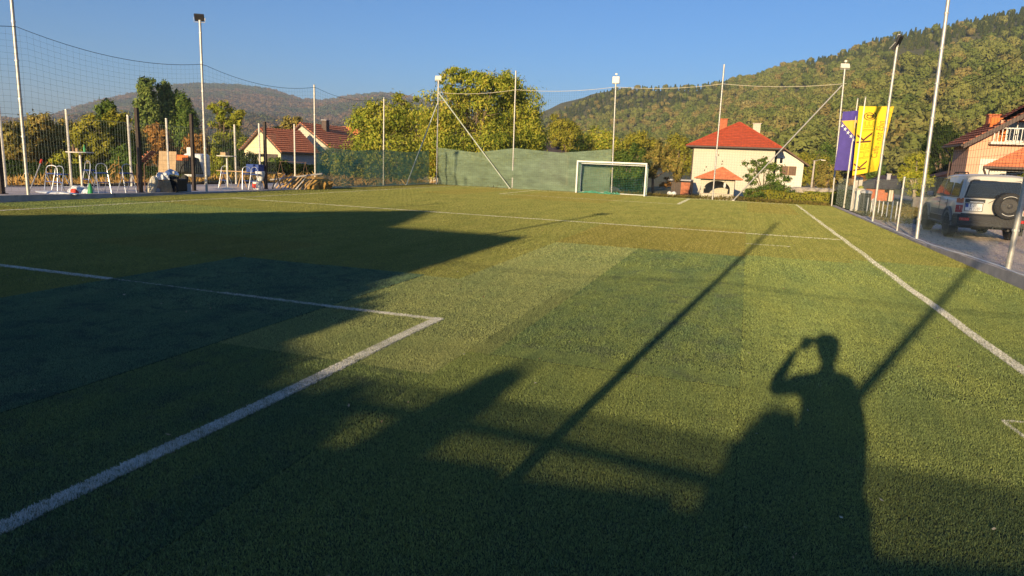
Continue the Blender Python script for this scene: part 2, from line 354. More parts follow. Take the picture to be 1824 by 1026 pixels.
# ---- instancing of uncountable stuff (tufts of the pile, canopy of the forest)
def gn_group(name, src):
    ng = bpy.data.node_groups.new(name, 'GeometryNodeTree')
    ng.interface.new_socket('Geometry', in_out='INPUT', socket_type='NodeSocketGeometry'); ng.interface.new_socket('Geometry', in_out='OUTPUT', socket_type='NodeSocketGeometry')
    N = ng.nodes; gi = N.new('NodeGroupInput'); go = N.new('NodeGroupOutput'); m2p = N.new('GeometryNodeMeshToPoints'); iop = N.new('GeometryNodeInstanceOnPoints')
    oi = N.new('GeometryNodeObjectInfo'); oi.inputs['Object'].default_value = src
    ra = N.new('GeometryNodeInputNamedAttribute'); ra.data_type = 'FLOAT_VECTOR'; ra.inputs['Name'].default_value = 'rot'
    sa = N.new('GeometryNodeInputNamedAttribute'); sa.data_type = 'FLOAT_VECTOR'; sa.inputs['Name'].default_value = 'scl'
    L = ng.links; L.new(gi.outputs[0], m2p.inputs[0]); L.new(m2p.outputs[0], iop.inputs['Points']); L.new(oi.outputs['Geometry'], iop.inputs['Instance'])
    L.new(ra.outputs[0], iop.inputs['Rotation']); L.new(sa.outputs[0], iop.inputs['Scale']); L.new(iop.outputs[0], go.inputs[0])
    return ng
def scatter(name, group, P, rot, scl, parent=None):
    me = bpy.data.meshes.new(name); P = np.asarray(P, np.float32); me.vertices.add(len(P)); me.vertices.foreach_set('co', P.ravel())
    for nm, A in (('rot', rot), ('scl', scl)):
        a = me.attributes.new(nm, 'FLOAT_VECTOR', 'POINT'); a.data.foreach_set('vector', np.asarray(A, np.float32).ravel())
    o = link(name, me, parent); md = o.modifiers.new('scatter', 'NODES'); md.node_group = group; o['kind'] = 'stuff'; return o

# ---- forest
def cards(n, centers, normals, size, aspect=1.0, droop=0.0, seed=0):
    """n quads facing `normals`, random in-plane turn; returns V,F"""
    r = np.random.default_rng(seed)
    nrm = normals/np.maximum(np.linalg.norm(normals, axis=1, keepdims=True), 1e-6)
    t = r.normal(size=(n, 3)); t[:, 2] -= droop*3; t -= nrm*np.sum(t*nrm, 1, keepdims=True); t /= np.linalg.norm(t, axis=1, keepdims=True)
    b = np.cross(nrm, t); sz = (size*(0.6 + 0.8*r.random(n)))[:, None]
    a = t*sz; c = b*sz*aspect
    # diamond-ish leaf, slightly folded
    V = np.stack([centers - a, centers + c*0.55 - nrm*sz*0.12, centers + a, centers - c*0.55 - nrm*sz*0.12], 1).reshape(-1, 3)
    return V, np.arange(4*n).reshape(n, 4)
def lobe_points(lobes, n, r, shell=0.55):
    L = np.array(lobes, float); w = (L[:, 3]*L[:, 4]*L[:, 5])**(2/3); pick = r.choice(len(L), n, p=w/w.sum())
    d = r.normal(size=(n, 3)); d /= np.linalg.norm(d, axis=1, keepdims=True)
    rr = shell + (1-shell)*r.random(n)**0.6
    c = L[pick, :3] + d*L[pick, 3:6]*rr[:, None]; out = d/L[pick, 3:6]; out /= np.linalg.norm(out, axis=1, keepdims=True)
    return c, out
def proto(kind, seed):
    r = np.random.default_rng(seed)
    if kind == 'conifer':
        n = 420; h = r.random(n)**1.3; th = r.random(n)*6.283; rad_ = (1-h)*2.1*(0.5 + 0.5*r.random(n)) + 0.1
        c = np.stack([rad_*np.cos(th), rad_*np.sin(th), 1.0 + h*9.0], 1); o = np.stack([np.cos(th), np.sin(th), 0.5+0*th], 1)
        V, F_ = cards(n, c, o + 0.5*r.normal(size=(n, 3)), np.full(n, 0.75), 0.8, seed=seed)
    else:
        lobes = [(0, 0, 5.0, 3.2, 3.2, 2.8)] + [(r.uniform(-2.3, 2.3), r.uniform(-2.3, 2.3), r.uniform(3.8, 7.2), r.uniform(1.2, 2.2), r.uniform(1.2, 2.2), r.uniform(1.0, 1.9)) for _ in range(7)]
        n = 1000; c, o = lobe_points(lobes, n, r, 0.72)
        V, F_ = cards(n, c, o + 0.32*r.normal(size=(n, 3)), np.full(n, 0.46), 1.0, seed=seed)
    return V, F_
forest_stops = [(0.0, (0.050, 0.070, 0.016)), (0.2, (0.10, 0.13, 0.030)), (0.42, (0.150, 0.170, 0.042)), (0.66, (0.19, 0.19, 0.055)), (0.80, (0.22, 0.165, 0.055)), (0.9, (0.26, 0.235, 0.085)), (1.0, (0.36, 0.32, 0.15))]
M['forest'] = leaf_mat('forest_leaves', forest_stops, 0.2, 0.010, 0.22, True, gain=1.35)
M['forest_far'] = leaf_mat('far_forest_leaves', [(0.0, (0.03, 0.045, 0.015)), (0.4, (0.06, 0.07, 0.022)), (0.6, (0.12, 0.075, 0.035)), (1.0, (0.19, 0.10, 0.05))], 0.1, 0.0045, 0.7, True, gain=1.5)
M['conifer'] = leaf_mat('pine_needles', [(0.0, (0.035, 0.055, 0.016)), (0.6, (0.08, 0.10, 0.025)), (1.0, (0.15, 0.14, 0.04))], 0.1, 0.05, 0.3, True)
protos = []
for i in range(4):
    V, F_ = proto('broad', 100+i); protos.append(gn_group('canopy_%d' % i, bpy.data.objects.new('canopy_source', mesh_np('canopy_crown', V, F_, M['forest']))))
V, F_ = proto('conifer', 200); g_con = gn_group('canopy_pine', bpy.data.objects.new('pine_source', mesh_np('pine_crown', V, F_, M['conifer'])))
V, F_ = proto('broad', 300); sel = np.arange(0, 1000, 3)
Vf = V.reshape(-1, 4, 3)[sel]; Vf = Vf.mean(1, keepdims=True) + (Vf - Vf.mean(1, keepdims=True))*1.9
g_far = gn_group('canopy_far', bpy.data.objects.new('far_crown_source', mesh_np('far_crown', Vf.reshape(-1, 3), np.arange(4*len(sel)).reshape(-1, 4), M['forest_far'])))
def jitter_polar(az0, az1, d0, d1, sp, r):
    out_ = []; D = d0
    while D < d1:
        n = int(rad(az1-az0)*D/sp); a = az0 + (np.arange(n) + r.random(n)*0.9)*(az1-az0)/n; d = D + (r.random(n)-0.5)*sp*1.1
        out_.append(np.stack([a, d], 1)); D += sp
    return np.concatenate(out_)
q = jitter_polar(-21, 24, 165, 800, 6.2, rng)
az_, d_ = q[:, 0], q[:, 1]
foot = np.interp(az_, [-60, -18, -8, 0, 10, 20, 180], [700, 560, 420, 260, 190, 170, 200])
keep = d_ > foot - 35
az_, d_ = az_[keep], d_[keep]; x_ = d_*np.sin(np.radians(az_)); y_ = d_*np.cos(np.radians(az_)); z_ = terrain_z(az_, d_)
# bare scree patches near the top right
elev = (z_ - CH)/d_
bare = (((az_-10.5)/1.6)**2 + ((elev-.143)/.0085)**2 < 1) | (((az_-13.3)/0.8)**2 + ((elev-.158)/.006)**2 < 1)
x_, y_, z_, az_, d_ = [v[~bare] for v in (x_, y_, z_, az_, d_)]
N = len(x_); s_top = d_/np.interp(az_, [-60, -18, -8, 0, 20, 180], [1000, 900, 800, 760, 720, 700])
pine = ((s_top > 0.82) & (rng.random(N) < 0.75) & ((az_ < -2) | (az_ > 3))) | ((az_ > 8) & (s_top > 0.55) & (rng.random(N) < 0.6)) | (rng.random(N) < 0.03)
kind = rng.integers(0, 4, N)
for i in range(4):
    m_ = (~pine) & (kind == i); n = m_.sum(); sc = ((0.80 + 0.75*rng.random(n)**1.5)*np.interp(d_[m_], [200, 450, 750], [1.15, .85, .66]))[:, None]*np.ones((1, 3)); sc[:, 2] *= 0.85+0.35*rng.random(n)
    o = scatter('hillside_forest', protos[i], np.stack([x_[m_], y_[m_], z_[m_]-1.0], 1), np.stack([np.zeros(n), np.zeros(n), rng.random(n)*6.28], 1), sc)
    tag(o, 'autumn broadleaf canopy in olive and rust covering the near hillside', 'forest', 'broadleaf canopy on the near hillside')
m_ = pine; n = m_.sum(); sc = (0.42 + 0.32*rng.random(n))[:, None]*np.array([[1.15, 1.15, 1.0]])
tag(scatter('pine_forest', g_con, np.stack([x_[m_], y_[m_], z_[m_]-0.5], 1), np.stack([np.zeros(n), np.zeros(n), rng.random(n)*6.28], 1), sc), 'dark pines along the crest of the near hillside', 'forest')
q = jitter_polar(-64, -17.6, 1000, 2660, 15.0, rng); z_ = terrain_z(q[:, 0], q[:, 1]); k = z_ > 3; q = q[k]; z_ = z_[k]; n = len(q)
sc = (1.5 + 0.9*rng.random(n))[:, None]*np.ones((1, 3))
tag(scatter('distant_forest', g_far, np.stack([q[:, 1]*np.sin(np.radians(q[:, 0])), q[:, 1]*np.cos(np.radians(q[:, 0])), z_-2], 1), np.stack([np.zeros(n), np.zeros(n), rng.random(n)*6.28], 1), sc),
    'hazy brown and green woods covering the far mountains', 'forest')

# ================================================================== PITCH
A0, A1, B1 = -19.45, 4.42, 40.85
MB().box(A0-0.25, A1, -1.45, B1, -0.026, -0.004).build('turf_underlay', M['turf_back'])['kind'] = 'structure'
def tile_mesh(name, n, size, h, w, m, seed):
    r = np.random.default_rng(seed); c = np.stack([(r.random(n)-.5)*size, (r.random(n)-.5)*size, np.zeros(n)], 1)
    th = r.random(n)*6.283; lean = r.random(n)**0.7*1.0; hh = h*(0.55+0.6*r.random(n)); ph = r.random(n)*6.283
    up = np.stack([np.sin(lean)*np.cos(ph)*hh, np.sin(lean)*np.sin(ph)*hh, np.cos(lean)*hh], 1)
    sd_ = np.stack([np.cos(th), np.sin(th), np.zeros(n)], 1)*w*(0.6+0.8*r.random(n))[:, None]
    V = np.stack([c - sd_, c + sd_, c + up + sd_*0.45, c + up - sd_*0.45], 1).reshape(-1, 3)
    return mesh_np(name, V, np.arange(4*n).reshape(n, 4), m)
TS = 0.4; _tg = {}
LOD = {0: (6000, 0.0145, 0.0017), 1: (2600, 0.0155, 0.0030), 2: (1100, 0.022, 0.0050), 3: (620, 0.024, 0.0085)}
def tile_group(col, lod):
    if (col, lod) not in _tg:
        n, h, w = LOD[lod]
        me = tile_mesh('turf_tuft', n, TS*1.02, h, w, TM[col], 40+lod); _tg[(col, lod)] = gn_group('pile_%s_%d' % (col, lod), bpy.data.objects.new('tuft_source', me))
    return _tg[(col, lod)]
def pile(parent, col, a0, a1, b0, b1, z, lod, seed, hz=1.0):
    na_ = max(1, round((a1-a0)/TS)); nb_ = max(1, round((b1-b0)/TS)); r = np.random.default_rng(seed)
    aa = a0 + (np.arange(na_)+.5)*(a1-a0)/na_; bb = b0 + (np.arange(nb_)+.5)*(b1-b0)/nb_
    Aa, Bb = np.meshgrid(aa, bb); n = Aa.size; P = np.stack([Aa.ravel(), Bb.ravel(), np.full(n, z)], 1)
    rot = np.zeros((n, 3)); kk = r.integers(0, 4, n); rot[:, 2] = kk*math.pi/2
    sx = (a1-a0)/na_/TS; sy = (b1-b0)/nb_/TS
    sc = np.stack([np.where(kk % 2 == 0, sx, sy), np.where(kk % 2 == 0, sy, sx), np.full(n, hz)], 1)
    return scatter('turf_pile', tile_group(col, lod), P, rot, sc, parent)
def roll(a0, a1, b0, b1, col, lift=0.0, seed=0):
    g = 0.006; a0 += g; a1 -= g; b0 += g; b1 -= g
    r = random.Random(seed); z = 0.004 + lift
    o = MB().box(a0, a1, b0, b1, -0.003, z).build('turf_roll', M['turf_back']); o['kind'] = 'structure'
    cuts = [(-9, 6.0, 0), (6.0, 12.0, 1), (12.0, 22.0, 2), (22.0, 99, 3)]
    for (lo, hi, lod) in cuts:
        x, y = max(b0, lo), min(b1, hi)
        if y - x > 0.05: pile(o, col, a0, a1, x, y, z, lod, seed*7+lod)
cols_far = [A0, -17.3, -15.2, -13.1, -11.0, -8.9, -6.05, -3.9, -1.9, 0.10, 2.15, A1]
sd_i = 1
def R_(a0, a1, b0, b1, c, lift=0.0):
    global sd_i; sd_i += 1; roll(a0, a1, b0, b1, c, lift, sd_i)
# near left: old olive rolls, then the bluish panel laid over them
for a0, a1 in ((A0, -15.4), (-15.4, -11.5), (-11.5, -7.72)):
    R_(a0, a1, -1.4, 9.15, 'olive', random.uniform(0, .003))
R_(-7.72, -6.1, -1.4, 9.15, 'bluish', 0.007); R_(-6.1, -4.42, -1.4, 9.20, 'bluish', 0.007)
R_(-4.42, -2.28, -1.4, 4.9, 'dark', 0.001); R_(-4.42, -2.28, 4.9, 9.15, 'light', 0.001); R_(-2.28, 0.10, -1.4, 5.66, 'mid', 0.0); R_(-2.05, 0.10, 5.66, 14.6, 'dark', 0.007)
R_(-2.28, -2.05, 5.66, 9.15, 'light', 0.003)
R_(0.10, 2.15, -1.4, 14.95, 'mid', 0.003); R_(2.15, A1, -1.4, 15.6, 'mid', 0.0)
R_(-4.42, -3.85, 9.15, 14.6, 'olive', 0.002); R_(-3.85, -2.05, 9.15, 14.6, 'light', 0.003)
R_(-7.55, -4.42, 9.20, 11.3, 'olive', 0.002); R_(-11.1, -7.55, 9.15, 11.3, 'gold', 0.001); R_(A0, -11.1, 9.15, 13.0, 'olive')
R_(-11.1, -7.55, 11.3, 14.6, 'olive', 0.006); R_(-7.55, -4.42, 11.3, 14.6, 'olive', 0.004); R_(A0, -11.1, 13.0, 16.8, 'mid')
for i in range(len(cols_far)-1):
    a0, a1 = cols_far[i], cols_far[i+1]
    s = {0: 16.8, 1: 16.8, 2: 16.8, 3: 16.8}.get(i, 14.6 if a1 <= 0.11 else (14.95 if a1 < 3 else 15.6))
    if a1 > -11.1 and a0 < -11.1: s = 16.8
    mid_ = random.uniform(19.6, 21.5)
    R_(a0, a1, s, mid_, 'gold' if -3.95 < a0 < 0 else 'olive', random.uniform(0, .003))
    R_(a0, a1, mid_, 30.5 + random.uniform(-1, 1)*0, 'olive', random.uniform(0, .003)); R_(a0, a1, 30.5, B1-0.1, random.choice(['olive', 'olive', 'gold']), random.uniform(0, .003))

# painted / inlaid white lines: strips of white fibre standing a little proud
def line(p0, p1, w, hz=1.12, mtl='white'):
    (a0, b0), (a1, b1) = p0, p1; L_ = math.hypot(a1-a0, b1-b0); ang = math.atan2(b1-b0, a1-a0); n = max(1, round(L_/0.2))
    key = ('line', w, round(b0 + b1) > 26)
    if key not in _tg:
        r = np.random.default_rng(5); far_ = key[2]; nn = int((420 if far_ else 2600)*w/0.1); me = None
        c_ = np.stack([(r.random(nn)-.5)*0.21, (r.random(nn)-.5 + 0.06*r.normal(size=nn))*w, np.zeros(nn)], 1); lean = r.random(nn)**.6*1.2; ph = r.random(nn)*6.28; hh = 0.024*(0.5+.6*r.random(nn))
        up = 0.8*np.stack([np.sin(lean)*np.cos(ph)*hh, np.sin(lean)*np.sin(ph)*hh, np.cos(lean)*hh], 1); th = r.random(nn)*6.28
        sd2 = np.stack([np.cos(th), np.sin(th), 0*th], 1)*(0.0055 if far_ else 0.0020)
        V = np.stack([c_-sd2, c_+sd2, c_+up+sd2*.5, c_+up-sd2*.5], 1).reshape(-1, 3)
        _tg[key] = gn_group('pile_line', bpy.data.objects.new('line_tuft_source', mesh_np('line_tuft', V, np.arange(4*nn).reshape(nn, 4), TM['white'])))
    t = (np.arange(n)+.5)/n; P = np.stack([a0+(a1-a0)*t, b0+(b1-b0)*t, np.full(n, 0.007)], 1)
    P[:, 0] += 0.010*np.sin(np.arange(n)*0.37+b0)*abs(math.sin(ang)); P[:, 1] += 0.010*np.sin(np.arange(n)*0.31+a0)*abs(math.cos(ang))
    rot = np.zeros((n, 3)); rot[:, 2] = ang + np.random.default_rng(n).integers(0, 2, n)*math.pi
    sc = np.ones((n, 3)); sc[:, 0] = L_/n/0.2; sc[:, 2] = hz
    o = scatter('pitch_line', _tg[key], P, rot, sc); o['kind'] = 'structure'; return o
line((2.62, -1.2), (2.58, 13), 0.10); line((2.58, 13), (2.60, 39.9), 0.115)
line((-3.05, -0.5), (-3.05, 6.72), 0.10); line((-3.05, 6.68), (-5.9, 6.68), 0.07, 1.0); line((-5.9, 6.68), (-7.74, 6.72), 0.03, 0.85); line((-7.74, 6.72), (-11.5, 6.70), 0.09); line((-11.5, 6.7), (-11.5, 0), 0.09)
line((-17.3, 20.1), (2.55, 20.15), 0.10); line((-17.3, 0), (-17.3, 12.5), 0.1); line((-17.3, 12.5), (-17.3, 39.9), 0.10)
line((-17.3, 39.9), (-9.5, 39.9), 0.10); line((-5.4, 39.95), (2.6, 39.95), 0.10)
line((-3.0, 33.5), (-3.0, 39.9), 0.16); line((-12.0, 33.6), (-3.0, 33.5), 0.08); line((-12.0, 33.6), (-12.0, 39.9), 0.08)
line((0.12, 17.3), (1.1, 17.35), 0.035); line((1.95, 5.72), (2.12, 5.76), 0.022, 0.8); line((1.95, 5.72), (1.99, 5.38), 0.022, 0.8)
# debris on the turf: small dead leaves and scraps
r = np.random.default_rng(9); n = 260
c_ = np.stack([r.uniform(-9, 4.3, n), r.uniform(2.2, 18, n)**1.0, np.full(n, 0.028)], 1); nr = r.normal(size=(n, 3))*0.35 + [0, 0, 1]
V, F_ = cards(n, c_, nr, np.full(n, 0.014), 0.9, seed=3)
M['litter'] = leaf_mat('leaf_litter', [(0, (0.25, 0.12, 0.06)), (0.5, (0.5, 0.4, 0.25)), (1, (0.75, 0.72, 0.65))], 0.1, 5, 0.1)
tag(link('leaf_litter', mesh_np('leaf_litter', V, F_, M['litter'])), 'tiny dead leaves and pale scraps scattered on the turf', 'leaf litter', kind='stuff')

# ------------------------------------------------------------------ kerbs, slab, gravel
def strip(name, path_lo, w0, w1, z_top, z_bot, m, axis='a', seed=0, parent=None):
    pass
# right kerb: low concrete wall, rising towards the camera
def kerb_z(b): return float(np.interp(b, [8, 14, 17, 20, 28, 42], [0.26, 0.20, 0.15, 0.07, 0.05, 0.05]))
mb = MB(); bs = [-1.4] + [i*0.5 for i in range(0, 83)] + [41.2]; rr = random.Random(3)
jit = [rr.uniform(-.012, .012) for _ in bs]
for i in range(len(bs)-1):
    b0, b1 = bs[i], bs[i+1]; z0, z1 = kerb_z(b0)+jit[i]*.7, kerb_z(b1)+jit[i+1]*.7
    x0, x1 = 4.43+jit[i]*.6, 4.43+jit[i+1]*.6
    mb.hexa([(x0, b0, -.1), (4.66, b0, -.1), (4.66, b1, -.1), (x1, b1, -.1), (x0, b0, z0), (4.66, b0, z0), (4.66, b1, z1), (x1, b1, z1)])
mb.build('kerb', M['concrete'])['kind'] = 'structure'
t = thing('white_hose', 'thin white hose lying along the top of the right kerb', 'hose', (4.5, 8.0, .26))
MB().tube([(.03*math.sin(y*1.3)+.02*math.sin(y*3.1), y-8, kerb_z(y)+.018-.26) for y in np.arange(8, 32, .4)], .014, 6).build('tube', M['white'], t, smooth=True)
# gravel yard on the right
M['gravel'] = mat('gravel', (0.60, 0.48, 0.41), 0.95, 0, 0.3, 9, 1.0, 45, world_space=True, dirt=((0.32, 0.27, 0.23), 1.2, 0.62))
xs = np.linspace(4.64, 14.5, 22); ys = np.linspace(-1.4, 33, 70); X2, Y2 = np.meshgrid(xs, ys, indexing='ij')
Z2 = np.array([kerb_z(y)-0.05 for y in Y2.ravel()]).reshape(X2.shape)*np.clip(1-(X2-4.6)/1.6, 0, 1) + 0.012*lnoise(X2, Y2, 0.8, 1) + 0.0
Z2 = np.maximum(Z2, -0.01)
ii = np.arange(X2.size).reshape(X2.shape); Fg = np.stack([ii[:-1, :-1].ravel(), ii[1:, :-1].ravel(), ii[1:, 1:].ravel(), ii[:-1, 1:].ravel()], 1)
tag(link('gravel_yard', mesh_np('gravel_yard', np.stack([X2.ravel(), Y2.ravel(), Z2.ravel()], 1), Fg, M['gravel'], True)), kind='structure')
# loose stones on the gravel
r = np.random.default_rng(21); n = 9000
sx, sy = r.uniform(4.75, 13, n), 9 + 22*r.random(n)**1.2
sz = np.interp(sy, [8, 14, 17, 20, 28, 42], [0.26, 0.20, 0.15, 0.07, 0.05, 0.05]); sz = np.maximum((sz-0.05)*np.clip(1-(sx-4.6)/1.6, 0, 1) + .012*lnoise(sx, sy, .8, 1), -.01)
oct_ = np.array([(1, 0, 0), (0, 1, 0), (-1, 0, 0), (0, -1, 0), (0, 0, .7), (0, 0, -.4)]); of = np.array([(0, 1, 4), (1, 2, 4), (2, 3, 4), (3, 0, 4)])
size_ = (0.012 + 0.022*r.random(n)**2)[:, None, None]; V = oct_[None]*size_*(0.7+.6*r.random((n, 6, 1))) + np.stack([sx, sy, sz+.004], 1)[:, None]
Fs = (of[None] + (np.arange(n)*6)[:, None, None]).reshape(-1, 3)
M['pebble'] = leaf_mat('pebbles', [(0, (0.24, 0.20, 0.17)), (0.6, (0.50, 0.42, 0.36)), (1, (0.68, 0.60, 0.52))], 0.0, 4, 0.2)
tag(link('loose_gravel', mesh_np('loose_gravel', V.reshape(-1, 3), Fs, M['pebble'])), 'loose grey gravel stones covering the car yard', 'gravel', kind='stuff')
# road beyond the yard
M['asphalt'] = mat('pale_asphalt', (0.25, 0.21, 0.19), 0.9, 0, 0.12, 1.0, 0.4, 20, world_space=True)
mb = MB(); lo_ = [onZ(x, y, -.84) for x, y in ((1535, 346), (1560, 350), (1600, 354.5), (1655, 362))] + [np.array([16.5, 33, -.3])]; hi_ = [onZ(x, y, -.84) for x, y in ((1535, 341), (1560, 343), (1600, 347), (1655, 354))] + [np.array([20.5, 36, -.5])]
for i in range(len(lo_)-1): mb.poly([lo_[i], lo_[i+1], hi_[i+1], hi_[i]])
mb.build('road', M['asphalt'])['kind'] = 'structure'

# left kerb and concrete slab
def slab_z(b): return float(np.interp(b, [0, 8, 14, 17, 22, 29, 42], [0.27, 0.25, 0.20, 0.15, 0.06, 0.03, 0.03]))
mb = MB(); 
for i in range(len(bs)-1):
    b0, b1 = bs[i], bs[i+1]; z0, z1 = slab_z(b0)+jit[i]*.5, slab_z(b1)+jit[i+1]*.5; x0, x1 = -19.50+jit[i]*.8, -19.50+jit[i+1]*.8
    mb.hexa([(-19.75, b0, -.1), (x0, b0, -.1), (x1, b1, -.1), (-19.75, b1, -.1), (-19.75, b0, z0), (x0, b0, z0), (x1, b1, z1), (-19.75, b1, z1)])
mb.build('kerb', M['concrete'])['kind'] = 'structure'
mb = MB(); 
for i in range(len(bs)-1):
    b0, b1 = bs[i], bs[i+1]
    if b0 > 31: break
    z0, z1 = slab_z(b0)-.012, slab_z(b1)-.012
    mb.hexa([(-24.2, b0, -.15), (-19.76, b0, -.15), (-19.76, b1, -.15), (-24.2, b1, -.15), (-24.2, b0, z0), (-19.76, b0, z0), (-19.76, b1, z1), (-24.2, b1, z1)])
mb.build('concrete_slab', M['slab'])['kind'] = 'structure'
mb = MB().box(-24.45, -24.23, 8, 31, -.2, 0.16); mb.build('slab_edge', M['darksteel'])['kind'] = 'structure'

# ------------------------------------------------------------------ posts, lamps, nets
def tall_pole(name, label, base, top, r=0.045, m='galv', group=None, lamp=None, cat='pole', cap=True):
    """base/top: world points (z of base = ground)"""
    t = thing(name, label, cat, base, 0, group); d = np.array(top) - np.array(base)
    MB().tube([(0, 0, 0), tuple(d*0.5), tuple(d)], r, 10).build('pole', M[m], t, smooth=True)
    if cap: MB().lathe([(r*1.15, 0), (r*1.15, .03), (r*.5, .045)], 10).build('cap', M[m], t, loc=d)
    nf = max(2, int(d[2]/0.9))
    for k in range(nf):
        z = d[2]*(k+.6)/nf
        MB().lathe([(r*1.25, -.02), (r*1.25, .02)], 8).build('clamp', M[m], t, loc=d*z/d[2])
    if lamp:
        kind, yaw_, tilt, w, h, dz = lamp
        lp = MB().box(-w/2, w/2, -.04, .04, -h/2, h/2).build('floodlight', M['lampdark' if kind == 'dark' else 'lampcase'], t, loc=(d[0], d[1]-.02, d[2]+dz), rot=(tilt, 0, yaw_), bevel=.01)
        MB().box(-w*.42, w*.42, -.046, -.041, -h*.4, h*.4).build('lens', M['lampglass' if kind != 'dark' else 'glass_dark'], lp)
        MB().tube([(-w/2-.02, 0, 0), (-w/2-.02, .1, -h*.5), (w/2+.02, .1, -h*.5), (w/2+.02, 0, 0)], .012, 6).build('bracket', M['galv'], lp)
        if kind == 'double':
            MB().box(-.06, .06, -.03, .03, 0, .09).build('sensor', M['lampcase'], t, loc=(d[0], d[1], d[2]+dz+h*.75), bevel=.008)
            MB().tube([(0, 0, 0), (0, 0, h*1.6)], .014, 6).build('stem', M['galv'], t, loc=(d[0], d[1]+.06, d[2]+dz-h*.9))
    return t
def fit_pole(plane, A, xt, yt, xb, yb, zb):
    f = onA if plane == 'a' else onB
    T = f(xt, yt, A); B_ = f(xb, yb, A)
    B_[2] = zb
    if plane == 'a': T[1] = B_[1] + (T[1]-B_[1])*1.0
    return B_, T
LP = []
def L_post(b, ztop, **k): LP.append(b); return (np.array([-19.62, b, slab_z(b)-.01]), np.array([-19.62, b, ztop]))
g = 'tall galvanised posts along the left side of the pitch'
b_, t_ = L_post(14.5, 6.4); tall_pole('net_post', 'tall galvanised post nearest on the left, running out of the top of the picture', b_, t_, group=g)
b_, t_ = L_post(21.5, 6.30); tall_pole('floodlight_post', 'tall left post carrying a black floodlight at its top', b_, t_, .045, group=g, lamp=('dark', rad(-150), rad(-35), .34, .26, .12))
b_, t_ = L_post(28.6, 4.80); tall_pole('net_post', 'pale galvanised post where the green shade cloth begins on the left side', b_, t_, .042, group=g)
b_, t_ = L_post(35.2, 4.85); tall_pole('net_post', 'thin post in the middle of the left green shade cloth', b_, t_, .04, group=g)
g = 'tall galvanised posts along the far end of the pitch'
def far_post(xt, yt, xb, label, lamp=None, name='net_post', r=.045):
    T = onB(xt, yt, 41.0); B_ = onB(xb, 345, 41.0); B_[2] = 0; tall_pole(name, label, B_, T, r, group=g, lamp=lamp); return B_, T
fA = far_post(781, 142, 777, 'far left corner post with a pale floodlight', ('pale', rad(10), rad(-20), .40, .27, .10), 'floodlight_post')
fB = far_post(919, 127, 912, 'bare far post rising in front of the big walnut trees')
fC = far_post(1097, 148, 1089, 'far post behind the goal with a white floodlight box and small sensor', ('double', 0, 0, .40, .38, .17), 'floodlight_post')
fD = far_post(1290, 116, 1270, 'bare far post in front of the red roofed house')
fE = far_post(1505, 122, 1484, 'far right corner post with a tilted pale floodlight', ('double', rad(15), rad(-30), .44, .27, .12), 'floodlight_post')
g = 'tall galvanised posts along the right side of the pitch'
def right_post(b, xt, yt, label, lamp=None, name='net_post', r=.048):
    T = onA(xt, yt, 4.56); B_ = np.array([4.56, b, kerb_z(b)]); T = np.array([4.56, b + (T[1]-b)*.6, T[2]]); tall_pole(name, label, B_, T, r, group=g, lamp=lamp); return T
right_post(28.7, 1602, 62, 'right side post with a dark floodlight hanging off its left, beside the yellow banner', ('dark', rad(60), rad(20), .34, .5, -.25), 'floodlight_post')
right_post(21.5, 1692, -60, 'thick right side post standing in front of the salmon house and the car')
right_post(14.4, 1850, 240, 'nearest post at the right edge, in front of the spare wheel of the car')
tall_pole('fence_post', 'short grey mesh fence post between the dark roofed house and the car', (4.60, 24.4, kerb_z(24.4)), (4.60, 24.4, 1.70), .035, 'galv', cap=True)
# struts
def strut(label, p0, p1, m='galv_green', r=.035):
    t = thing('diagonal_strut', label, 'strut', p0, 0, 'diagonal bracing struts'); d = np.array(p1)-np.array(p0)
    MB().tube([(0, 0, 0), tuple(d)], r, 8).build('tube', M[m], t, smooth=True); MB().box(-.07, .07, -.07, .07, -.01, .02).build('foot_plate', M['galv'], t); return t
pA = fA[0]; strut('green grey strut leaning up to the far left corner post along the left side', (-19.45, 37.7, 0.02), (pA[0]-.02, 40.9, 5.0))
strut('long strut running down to the right from the far left corner post', (onB(908, 335, 40.85)[0], 40.85, 0.02), (pA[0]+.05, 40.9, 5.75))
strut('long pale strut running down to the left from the far right corner post', (onB(1306, 357, 40.85)[0], 40.85, 0.02), (fE[1][0]-.05, 40.9, 6.3), 'galv')
# dark steel columns and low pale posts round the slab
g = 'dark brown steel columns standing on the slab'
def slab_post(xb, yb_z, xt, yt, A, m, r, label, group, sq=True):
    d = ray(xb, 335); b = A/d[0]*d[1]; T = onA(xt, yt, A); zb = slab_z(b)-.01 if A > -24.1 else 0.1
    t = thing('steel_column' if m == 'darksteel' else 'low_post', label, 'post', (A, b, zb), 0, group); h = T[2]-zb
    if sq: MB().box(-r, r, -r, r, 0, h).build('shaft', M[m], t, bevel=.006); MB().box(-r*1.8, r*1.8, -r*1.8, r*1.8, 0, .015).build('base_plate', M[m], t)
    else:
        MB().tube([(0, 0, 0), (0, 0, h)], r, 8).build('shaft', M[m], t, smooth=True); MB().lathe([(r*1.4, 0), (r*1.4, .06)], 8).build('collar', M['galv'], t)
        MB().lathe([(r*1.15, 0), (r*1.15, .03)], 8).build('cap', M['galv'], t, loc=(0, 0, h))
slab_post(3, 0, -8, 190, -20.4, 'darksteel', .06, 'dark steel column at the very left edge of the picture', g)
slab_post(251, 0, 243, 192, -20.0, 'darksteel', .055, 'dark steel column beside the rubbish bags, tallest on the slab', g)
slab_post(346, 0, 342, 203, -20.6, 'darksteel', .055, 'dark steel column left of the black floodlight post', g)
slab_post(474, 0, 472, 217, -20.2, 'darksteel', .055, 'dark steel column in front of the pale yellow gable', g)
g = 'pale low posts round the back of the slab'
